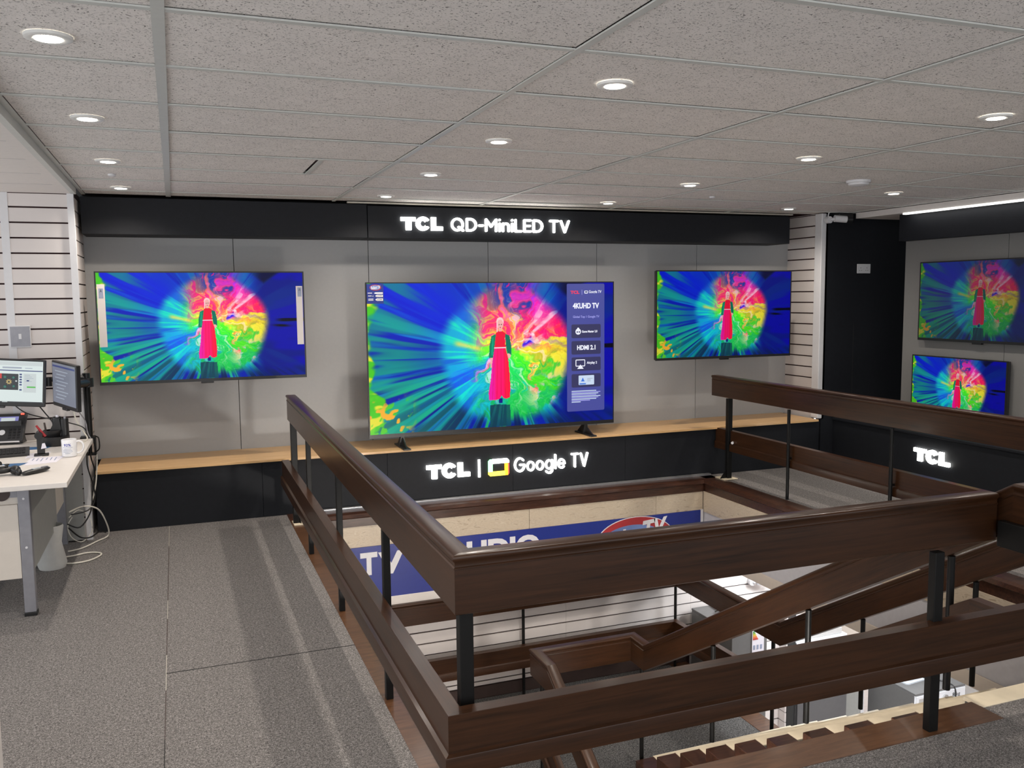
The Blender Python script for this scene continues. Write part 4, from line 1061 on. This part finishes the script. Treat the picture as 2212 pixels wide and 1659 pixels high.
# keyboard
kb = thing('keyboard', 'black computer keyboard lying in front of the desk phone', 'keyboard', (-1.035, 3.47, DZ + .004), radians(7))
R2 = Matrix.Translation((0, 0, .012)) @ Matrix.Rotation(radians(7), 4, 'X')
m = MB(); m.bbox(-.22, .175, -.075, .085, -.008, .010, b=.004); m.build('body', 'dark_plastic', kb, off=O, xf=R2)
m = MB(); m.bbox(-.215, .17, .05, .08, -.025, -.008, b=.003); m.build('rear_foot', 'black_plastic', kb, off=O, xf=R2)
km = MB(); km.bbox(-.0085, .0085, -.0075, .0075, 0, .007, b=.0015); key0 = km.build('key', 'black_plastic', kb, off=O); n0 = True
for r_ in range(5):
    for c_ in range(18):
        lc_ = R2 @ Vector((-.205 + .0205 * c_, -.055 + .026 * r_, .010))
        if n0: key0.location = lc_; key0.rotation_euler = (radians(7), 0, 0); n0 = False
        else: q = piece(key0, 'key', kb, lc_)

ms = MB(); ms.lathe([(0, .030), (.018, .028), (.030, .016), (.033, .0)], n=20)
mo = ms.build('computer_mouse', 'black_plastic', None, smooth=True, off=O); mo.location = (-.985, 3.135, DZ); mo.scale = (1, 1.5, 1); tag(mo, 'small black computer mouse on the blue card in front of the keyboard', 'mouse')
bc = tag(MB().prism([(-1.08, 2.93), (-.905, 2.955), (-.825, 3.16), (-1.08, 3.17)], DZ, DZ + .002, 'z').build('blue_card', 'blue_card'), 'flat blue card under the computer mouse', 'card')
tag(MB().prism([(-.92, 3.66), (-.80, 3.66), (-.77, 3.74), (-.90, 3.76)], DZ, DZ + .003, 'z').build('blue_card', 'blue_card'), 'small blue card behind the pen organiser', 'card')
pp = tag(MB().prism([(-.835, 3.07), (-.675, 3.12), (-.650, 3.33), (-.835, 3.32)], DZ, DZ + .0015, 'z').build('printed_sheet', 'paper'), 'printed white sheet lying between the remote handset and the mug', 'paper')
for k in range(6):
    x = -.815 + .024 * k; MB().prism([(x, 3.22 - .02 * (k % 3)), (x + .006, 3.22 - .02 * (k % 3)), (x + .006, 3.295), (x, 3.295)], DZ + .0016, DZ + .0019, 'z').build('printed_text', 'grey_ink', pp)
lettering('printed_text', 'NOTES', 'blue_ink', -.68, -.65, 3.16, 3.18, DZ + .0016, pp, .0003, face='z') if False else None
tag(MB().prism([(-.865, 3.33), (-.78, 3.36), (-.745, 3.52), (-.86, 3.50)], DZ, DZ + .0015, 'z').build('printed_sheet', 'paper'), 'loose white sheet behind the keyboard, partly under the clip stand', 'paper')

# game controller
gc = thing('game_controller', 'black game controller lying near the front of the desk', 'game controller', (-.90, 2.80, DZ), radians(12))
gv = bpy.data.meshes.new('gc')
def blob(name, mt, parent, centres, scale=(1, 1, 1)):
    bm = bmesh.new()
    for (x, y, z_, rx, ry, rz_) in centres:
        q = bmesh.ops.create_uvsphere(bm, u_segments=16, v_segments=10, radius=1)
        for v in q['verts']: v.co = Vector((x + v.co.x * rx, y + v.co.y * ry, z_ + v.co.z * rz_))
    me = bpy.data.meshes.new(name); bm.to_mesh(me); bm.free(); me.materials.append(MATS[mt])
    for p in me.polygons: p.use_smooth = True
    o = bpy.data.objects.new(name, me); COL.objects.link(o); o.parent = parent; return o
blob('body', 'black_plastic', gc, [(0, .0, .030, .062, .030, .020), (-.062, -.012, .026, .028, .045, .024), (.062, -.012, .026, .028, .045, .024), (.075, -.045, .018, .018, .030, .018), (-.075, -.045, .018, .018, .030, .018)])
for x in (-.025, .025): m = MB(); m.cyl((x, -.012, .040), (x, -.012, .058), .006, n=8); m.cyl((x, -.012, .056), (x, -.012, .062), .012, n=12); m.build('thumb_stick', 'black_plastic', gc, off=O)
m = MB(); m.box(-.03, .03, .0, .022, .048, .052); m.build('touch_pad', 'metal_white', gc, off=O)
# remote handset
rh = thing('handset', 'black oval telephone handset lying on the front corner of the desk', 'handset', (-.738, 2.80, DZ), radians(48))
m = MB(); R3 = Matrix.Rotation(radians(3), 4, 'Y')
blob('body', 'black_plastic', rh, [(0, 0, .014, .088, .026, .013), (.045, 0, .015, .045, .022, .012), (-.045, 0, .013, .045, .022, .012)])
m = MB(); m.box(-.02, .025, -.010, .010, .0255, .0285); m.build('display', 'tray_clear', rh, off=O)
m = MB(); m.prism([(.055 + .022 * cos(a_), .012 * sin(a_)) for a_ in [2 * pi * k / 16 for k in range(16)]], .0262, .0275, 'z'); m.build('ear_piece', 'grey_metal', rh, off=O)
# scanner-like clip stand with red pen
cs = thing('clip_stand', 'small black stand on a square foot with a red cap, in front of the organiser', 'stand', (-.785, 3.40, DZ), radians(5))
box('foot', 'black_plastic', (-.040, .040, -.030, .030, 0, .012), cs, bev=.003, off=O)
box('column', 'black_plastic', (-.022, .020, -.012, .016, .012, .115), cs, bev=.004, off=O)
m = MB(); m.cyl((-.01, -.03, .125), (-.005, .035, .130), .022, n=16); m.build('head', 'black_plastic', cs, smooth=True, off=O)
m = MB(); m.cyl((.025, 0, .115), (-.020, .0, .185), .009, .006, n=10); m.build('red_cap', 'red_plastic', cs, off=O)
m = MB(); m.prism([(.0, .045), (.030, .050), (.022, .080), (.008, .078)], -.034, -.031, 'y'); m.build('price_tag', 'paper', cs, off=O)
# organiser
og = thing('pen_organiser', 'round black desk organiser with pens and tall mesh cups', 'desk organiser', (-.742, 3.80, DZ))
m = MB(); m.lathe([(0, .004), (.080, .004), (.085, .030), (.085, .060), (.075, .062), (.070, .010)], -.012, 0, 28); m.lathe([(.048, .06), (.058, .10), (.050, .10)], -.025, 0, 20); m.build('tray', 'black_plastic', og, smooth=True, off=O)
for (x, y, r, z1_) in ((.000, .03, .028, .180), (.045, .0, .026, .170)):
    m = MB(); m.lathe([(r * .95, .0), (r, .06), (r, z1_), (r - .003, z1_), (r - .004, .02)], x, y, 18); m.build('cup', 'black_plastic', og, smooth=True, off=O)
m = MB(); m.prism([(-.06, .06), (.0, .175), (.02, .175), (.03, .06)], -.02, .02, 'y'); m.build('divider', 'black_plastic', og, off=O)
def pen(lb, mt, p0, p1, r=.005):
    m = MB(); m.cyl(p0, p1, r, r * .8, n=8); o = m.build('pen', mt, None, off=O); tag(o, lb, 'pen', 'pens in the desk organiser'); return o
pen('dark brown pen leaning out of the desk organiser at the left', 'skirting', (-.797, 3.80, DZ + .02), (-.812, 3.80, DZ + .150), .007)
pen('pale pen standing in the tall cup of the desk organiser', 'paper', (-.742, 3.83, DZ + .03), (-.739, 3.83, DZ + .192), .011)
pen('grey pen standing in the right cup of the desk organiser', 'grey_metal', (-.698, 3.80, DZ + .03), (-.692, 3.80, DZ + .182), .009)
# mug
mg = thing('mug', 'white mug printed with 92% in blue, standing near the desk edge', 'mug', (-.622, 3.30, DZ))
m = MB(); m.lathe([(0, .003), (.036, .001), (.041, .005), (.0425, .102), (.0412, .1045), (.039, .102), (.037, .012), (0, .010)], 0, 0, 36); m.build('cup', 'mug_white', mg, smooth=True, off=O)
m = MB(); m.tube([(.038, 0, .088), (.058, 0, .090), (.074, 0, .076), (.078, 0, .054), (.070, 0, .032), (.054, 0, .020), (.038, 0, .020)], .0055, n=10, up=(0, 1, 0)); m.build('handle', 'mug_white', mg, smooth=True, off=O)
tx = text_mesh('92%', 1.0, 0, .02)
def wrap(me_src, nm, mt, cx_deg, zc, w, h):
    me = me_src; co = np.empty(len(me.vertices) * 3, np.float32); me.vertices.foreach_get('co', co); co = co.reshape(-1, 3); mn = co.min(0); mxx = co.max(0)
    for v in me.vertices:
        a_ = radians(cx_deg) + ((v.co.x - mn[0]) / (mxx[0] - mn[0]) - .5) * w / .0430; z_ = zc + ((v.co.y - mn[1]) / (mxx[1] - mn[1]) - .5) * h
        v.co = Vector((.0430 * cos(a_), .0430 * sin(a_), z_))
    me.materials.append(MATS[mt]); o = bpy.data.objects.new(nm, me); COL.objects.link(o); o.parent = mg
wrap(tx, 'mug_print', 'blue_ink', -98, .074, .040, .016)
for k, (w, zc) in enumerate(((.058, .060), (.040, .050), (.052, .042), (.056, .033), (.030, .024))):
    m = MB(); n = 8; vs = []
    for i in range(n + 1):
        a_ = radians(-98) + (i / n - .5) * w / .0430; vs += [(.0428 * cos(a_), .0428 * sin(a_), zc - .0012), (.0428 * cos(a_), .0428 * sin(a_), zc + .0012)]
    m.add(vs, [(2 * i, 2 * i + 2, 2 * i + 3, 2 * i + 1) for i in range(n)]); m.build('mug_print', 'grey_ink', mg, off=O)

# cables
def cable(lb, mt, pts, r, g=None):
    m = MB(); m.tube(pts, r, n=6, sub=5); return tag(m.build('cable', mt, None, smooth=True), lb, 'cable', g)
cable('black cable sagging from the bright monitor towards the desk corner', 'black_plastic', [(-1.0, 3.93, .985), (-.93, 3.95, .92), (-.80, 3.95, .875), (-.68, 3.95, .84), (-.60, 3.97, .80), (-.575, 3.98, .73)], .004)
cable('black cable hanging behind the bright monitor down to the desk organiser', 'black_plastic', [(-.875, 3.93, 1.0), (-.82, 3.92, .92), (-.775, 3.88, .86), (-.755, 3.84, .80), (-.76, 3.80, .725)], .004)
cable('pale cable dropping from the turned monitor to the back of the desk', 'cable_white', [(-.655, 3.95, .93), (-.64, 3.96, .85), (-.60, 3.97, .77), (-.55 - .03, 3.95, .728), (-.60, 3.80, .725)], .005)
cable('grey cable from the turned monitor to the desk corner', 'grey_metal', [(-.61, 3.85, .92), (-.585, 3.93, .85), (-.575, 3.94, .77), (-.560, 3.95, .73)], .004)
gp = 'cables hanging at the desk side'
cable('thicker black cable hanging down behind the desk side', 'black_plastic', [(-.56, 3.98, .70), (-.57, 4.0, .60), (-.555, 4.05, .48), (-.575, 4.05, .36), (-.59, 4.0, .22), (-.65, 3.9, .14), (-.72, 3.85, .18)], .005, gp)
cable('black cable looping from the desk corner towards the bench', 'black_plastic', [(-.575, 3.9, .70), (-.59, 3.95, .55), (-.565, 4.0, .40), (-.56, 4.0, .30), (-.60, 3.95, .24), (-.70, 3.9, .23)], .0045, gp)
cable('black cable running along the skirting to the bench corner', 'black_plastic', [(-.72, 3.9, .14), (-.66, 3.95, .06), (-.60, 4.0, .04), (-.55, 4.1, .05), (-.52, 4.18, .02)], .005, gp)
cable('cream cable arching from the desk side out to the bench corner', 'cable_white', [(-.70, 3.8, .27), (-.62, 3.85, .29), (-.54, 3.92, .25), (-.50, 4.0, .14), (-.495, 4.1, .02), (-.56, 4.0, .008), (-.64, 3.85, .008), (-.72, 3.8, .008)], .005, gp)
cable('cream cable loop lying flat on the carpet beside the white bag', 'cable_white', [(-.76, 3.66, .008), (-.68, 3.68, .007), (-.60, 3.72, .007), (-.535, 3.70, .007), (-.51, 3.64, .007), (-.56, 3.54, .007), (-.64, 3.50, .007), (-.74, 3.52, .008)], .0055, gp)
cable('thin white cable coil standing against the slatted corner', 'cable_white', [(-.72, 3.95, .20), (-.66, 3.98, .24), (-.60, 4.0, .18), (-.59, 4.0, .08), (-.65, 3.98, .02), (-.71, 3.96, .06), (-.73, 3.95, .14), (-.70, 3.95, .20)], .0035, gp)
cable('white cable hanging from the desk clamp beside the oak bench top', 'cable_white', [(-.555, 4.06, .70), (-.54, 4.08, .60), (-.545, 4.08, .48), (-.56, 4.05, .36), (-.60, 4.02, .22)], .0045, gp)
bg = bpy.data.meshes.new('bag')
bgo = thing('plastic_bag', 'crumpled white plastic bag slumped under the desk', 'bag', (-.83, 3.55, 0))
bm = bmesh.new(); bmesh.ops.create_icosphere(bm, subdivisions=4, radius=1)
for v in bm.verts:
    a_ = math.atan2(v.co.y, v.co.x); k_ = 1 + .07 * sin(5 * a_ + 3 * v.co.z) + .05 * sin(9 * a_ - 4 * v.co.z)
    z_ = (v.co.z + 1) / 2; sp = 1.0 - .45 * z_
    v.co = Vector((v.co.x * .105 * k_ * sp + .02 * z_, v.co.y * .16 * k_ * sp, z_ * .30 + .002))
bm.to_mesh(bg); bm.free(); bg.materials.append(MATS['bag_white'])
for p in bg.polygons: p.use_smooth = True
q = bpy.data.objects.new('bag_body', bg); COL.objects.link(q); q.parent = bgo
m = MB(); m.lathe([(.075, .0), (.085, .03), (.060, .16), (.075, .26), (.070, .27)], .055, -.07, 22); m.build('bag_neck', 'bag_white', bgo, smooth=True, off=O)
dp = thing('display_plinth', 'plain white low plinth cut off by the left edge of the picture', 'plinth', (-.85, .35, 0))
m = MB(); m.bbox(-1.2, -.578, .15, .60, .02, .385, b=.004); m.build('body', 'white_paint', dp)
box('base', 'soft_grey', (-1.18, -.60, .17, .58, 0, .021), dp)

# ================================================================== THE SHOP FLOOR BELOW
def white_good(name, lb, cat, x0, x1, y0, y1, z0, z1, mt, top='appliance_white', group=None, door=True):
    t = thing(name, lb, cat, ((x0 + x1) / 2, (y0 + y1) / 2, z0), group=group)
    m = MB(); m.bbox(x0, x1, y0, y1, z0 + .02, z1 - .02, b=.006); m.build('body', mt, t)
    m = MB(); m.bbox(x0 - .003, x1 + .003, y0 - .006, y1, z1 - .02, z1, b=.004); m.build('top', top, t)
    box('plinth', 'appliance_dark', (x0 + .02, x1 - .02, y0 + .03, y1, z0, z0 + .02), t)
    return t
fr = white_good('fridge_freezer', 'tall grey fridge freezer with an energy label, beyond the stair landing', 'fridge', 4.275, 4.638, 3.55, 4.14, -3.10, -1.185, 'appliance_grey', 'appliance_grey')
box('door', 'appliance_grey', (4.278, 4.636, 3.520, 3.549, -3.06, -2.42), fr, bev=.004); box('door', 'appliance_grey', (4.278, 4.636, 3.520, 3.549, -2.41, -1.20), fr, bev=.004)
lbl = tag(box('energy_label', 'paper', (4.478, 4.600, 3.514, 3.516, -1.415, -1.185), None), 'white energy label with a coloured rating scale stuck on the tall grey fridge', 'label')
for k, c in enumerate(((60, 150, 70), (120, 180, 60), (200, 205, 60), (240, 190, 60), (235, 140, 60), (225, 100, 60), (200, 50, 50))):
    plain('rating_%d' % k, s8(*c), .5); m = MB(); m.prism([(4.486, -1.212 - .011 * k), (4.500 + .006 * k, -1.212 - .011 * k), (4.506 + .006 * k, -1.2165 - .011 * k), (4.500 + .006 * k, -1.221 - .011 * k), (4.486, -1.221 - .011 * k)], 3.5125, 3.5138, 'y'); m.build('rating_arrow', 'rating_%d' % k, lbl)
for k in range(3): box('label_print', 'grey_ink', (4.490 + .035 * k, 4.510 + .035 * k, 3.5128, 3.5138, -1.375, -1.335), lbl)
box('label_print', 'dark_plastic', (4.572, 4.590, 3.5128, 3.5138, -1.262, -1.252), lbl)
hk = MB(); hk.tube([(4.40, 3.95, -1.175), (4.44, 3.90, -1.13), (4.47, 3.86, -1.165), (4.43, 3.84, -1.17)], .008, n=6); hk.cyl((4.44, 3.9, -1.18), (4.45, 3.9, -1.12), .02, n=10)
tag(hk.build('tap_fitting', 'chrome', None, smooth=True), 'small chrome tap fitting lying on top of the tall grey fridge', 'fitting')
tag(box('fridge_top_sheet', 'paper', (4.46, 4.62, 3.72, 4.12, -1.184, -1.150), None, bev=.004), 'flat white pack lying on top of the tall grey fridge', 'pack')
c1 = white_good('dishwasher', 'dark grey appliance with a clear tray on top, beyond the cream stair nosings', 'appliance', 5.42, 6.02, 4.10, 4.70, -3.10, -1.67, 'appliance_dark', 'appliance_white')
box('door', 'appliance_dark', (5.425, 6.015, 4.070, 4.099, -3.02, -1.71), c1, bev=.004)
def tray(lb, x, y, z_, w, d, rz):
    t = thing('tray', lb, 'tray', (x, y, z_), rz, 'clear trays on the appliances')
    m = MB()
    def rr(a, b, r):
        pts = []
        for sx, sy, a0 in ((1, 1, 0), (-1, 1, 90), (-1, -1, 180), (1, -1, 270)):
            for k in range(5):
                an = radians(a0 + 22.5 * k); pts.append((sx * (a - r) + r * cos(an), sy * (b - r) + r * sin(an)))
        return pts
    m.prism(rr(w / 2, d / 2, .04), 0, .014, 'z'); m.build('base', 'tray_clear', t, off=O)
    m = MB(); m.prism(rr(w / 2 - .02, d / 2 - .02, .035), .0141, .045, 'z'); m.build('lid', 'appliance_white', t, off=O)
    m = MB(); m.prism(rr(w / 2 - .06, d / 2 - .06, .02), .0452, .055, 'z'); m.build('rim', 'tray_clear', t, off=O)
tray('clear plastic tray on the dark grey appliance, beside the far stair post', 5.80, 4.44, -1.67, .36, .26, .2)
cbx = tag(box('flat_carton', 'soft_grey', (5.50, 5.98, 4.12, 4.26, -1.668, -1.61), None, bev=.003), 'flat pale carton on the dark grey appliance in front of its tray', 'carton')
gl = white_good('glass_door_fridge', 'slim tall cabinet with a grey-green glass door between two appliances', 'fridge', 6.10, 6.50, 4.35, 4.90, -3.10, -2.05, 'appliance_dark', 'appliance_dark')
box('glass_door', 'panel_grey', (6.13, 6.42, 4.32, 4.349, -3.0, -2.10), gl, bev=.004); box('door_frame', 'metal_white', (6.43, 6.47, 4.32, 4.349, -3.0, -2.08), gl)
wm = white_good('washing_machine', 'white front-loading washing machine with a tray and black lead on top', 'washing machine', 6.585, 7.225, 3.77, 4.38, -3.10, -2.25, 'appliance_white', 'appliance_grey')
box('side_skin', 'appliance_grey', (6.578, 6.584, 3.78, 4.38, -3.08, -2.27), wm)
box('control_panel', 'appliance_white', (6.59, 7.22, 3.755, 3.769, -2.40, -2.275), wm, bev=.003)
m = MB(); m.cyl((6.95, 3.755, -2.335), (6.95, 3.735, -2.335), .03, n=18); m.build('dial', 'chrome', wm)
box('drawer_front', 'soft_grey', (6.62, 6.80, 3.750, 3.754, -2.385, -2.30), wm); lettering('panel_mark', '8 kg', 'black_plastic', 7.05, 7.15, -2.36, -2.31, 3.7545, wm, .001)
m = MB(); m.cyl((6.90, 3.755, -2.72), (6.90, 3.73, -2.72), .20, n=28); m.build('door_ring', 'chrome', wm)
m = MB(); m.cyl((6.90, 3.729, -2.72), (6.90, 3.722, -2.72), .15, n=28); m.build('door_glass', 'black_plastic', wm)
tray('clear plastic tray on the white washing machine, behind the big front post', 6.86, 4.12, -2.25, .42, .30, .1)
cable('black mains lead draped over the front of the washing machine', 'black_plastic', [(6.80, 4.05, -2.235), (6.95, 3.98, -2.235), (7.05, 3.85, -2.235), (7.08, 3.765, -2.26), (7.08, 3.742, -2.35), (7.07, 3.742, -2.45)], .008)
# light panels of the lower ceiling
for k, (x, y) in enumerate(((6.2, 2.9), (6.6, 4.6), (5.2, 3.3))):
    p = box('ceiling_panel_light', 'lower_glow', (x - .3, x + .3, y - .3, y + .3, -.325, -.305), None)
    tag(p, 'square white light panel under the gallery floor, ' + ('above the washing machine', 'by the far wall', 'above the tall grey fridge')[k], 'ceiling light', 'light panels below')
    a = bpy.data.lights.new('panel_lamp', 'AREA'); a.size = .6; a.energy = LOWER_W * (.55, .12, .6)[k]; a.color = (.93, .97, 1.0)
    ao = bpy.data.objects.new('panel_lamp', a); COL.objects.link(ao); ao.location = (x, y, -.33)
bt = thing('fill_batten', 'unseen white tube light added under the front gallery floor to brighten the landing wall', 'ceiling light', (2.1, -.55, -.33))  # unseen fitting, added as fill for the landing slats
box('tube', 'lower_glow', (1.5, 2.7, -.57, -.53, -.375, -.345), bt, bev=.008); box('housing', 'metal_white', (1.48, 2.72, -.58, -.52, -.344, -.305), bt)
a = bpy.data.lights.new('landing_fill_lamp', 'POINT'); a.shadow_soft_size = .12; a.energy = 190; a.color = (1, .95, .88)  # added fill lamp that throws light onto the landing slats
ao = bpy.data.objects.new('landing_fill_lamp', a); COL.objects.link(ao); ao.location = (2.1, -.55, -.50)
struct(box('ceiling_lower', 'white_paint', (4.50, 8.2, -.1, 5.95, -.304, -.301)))
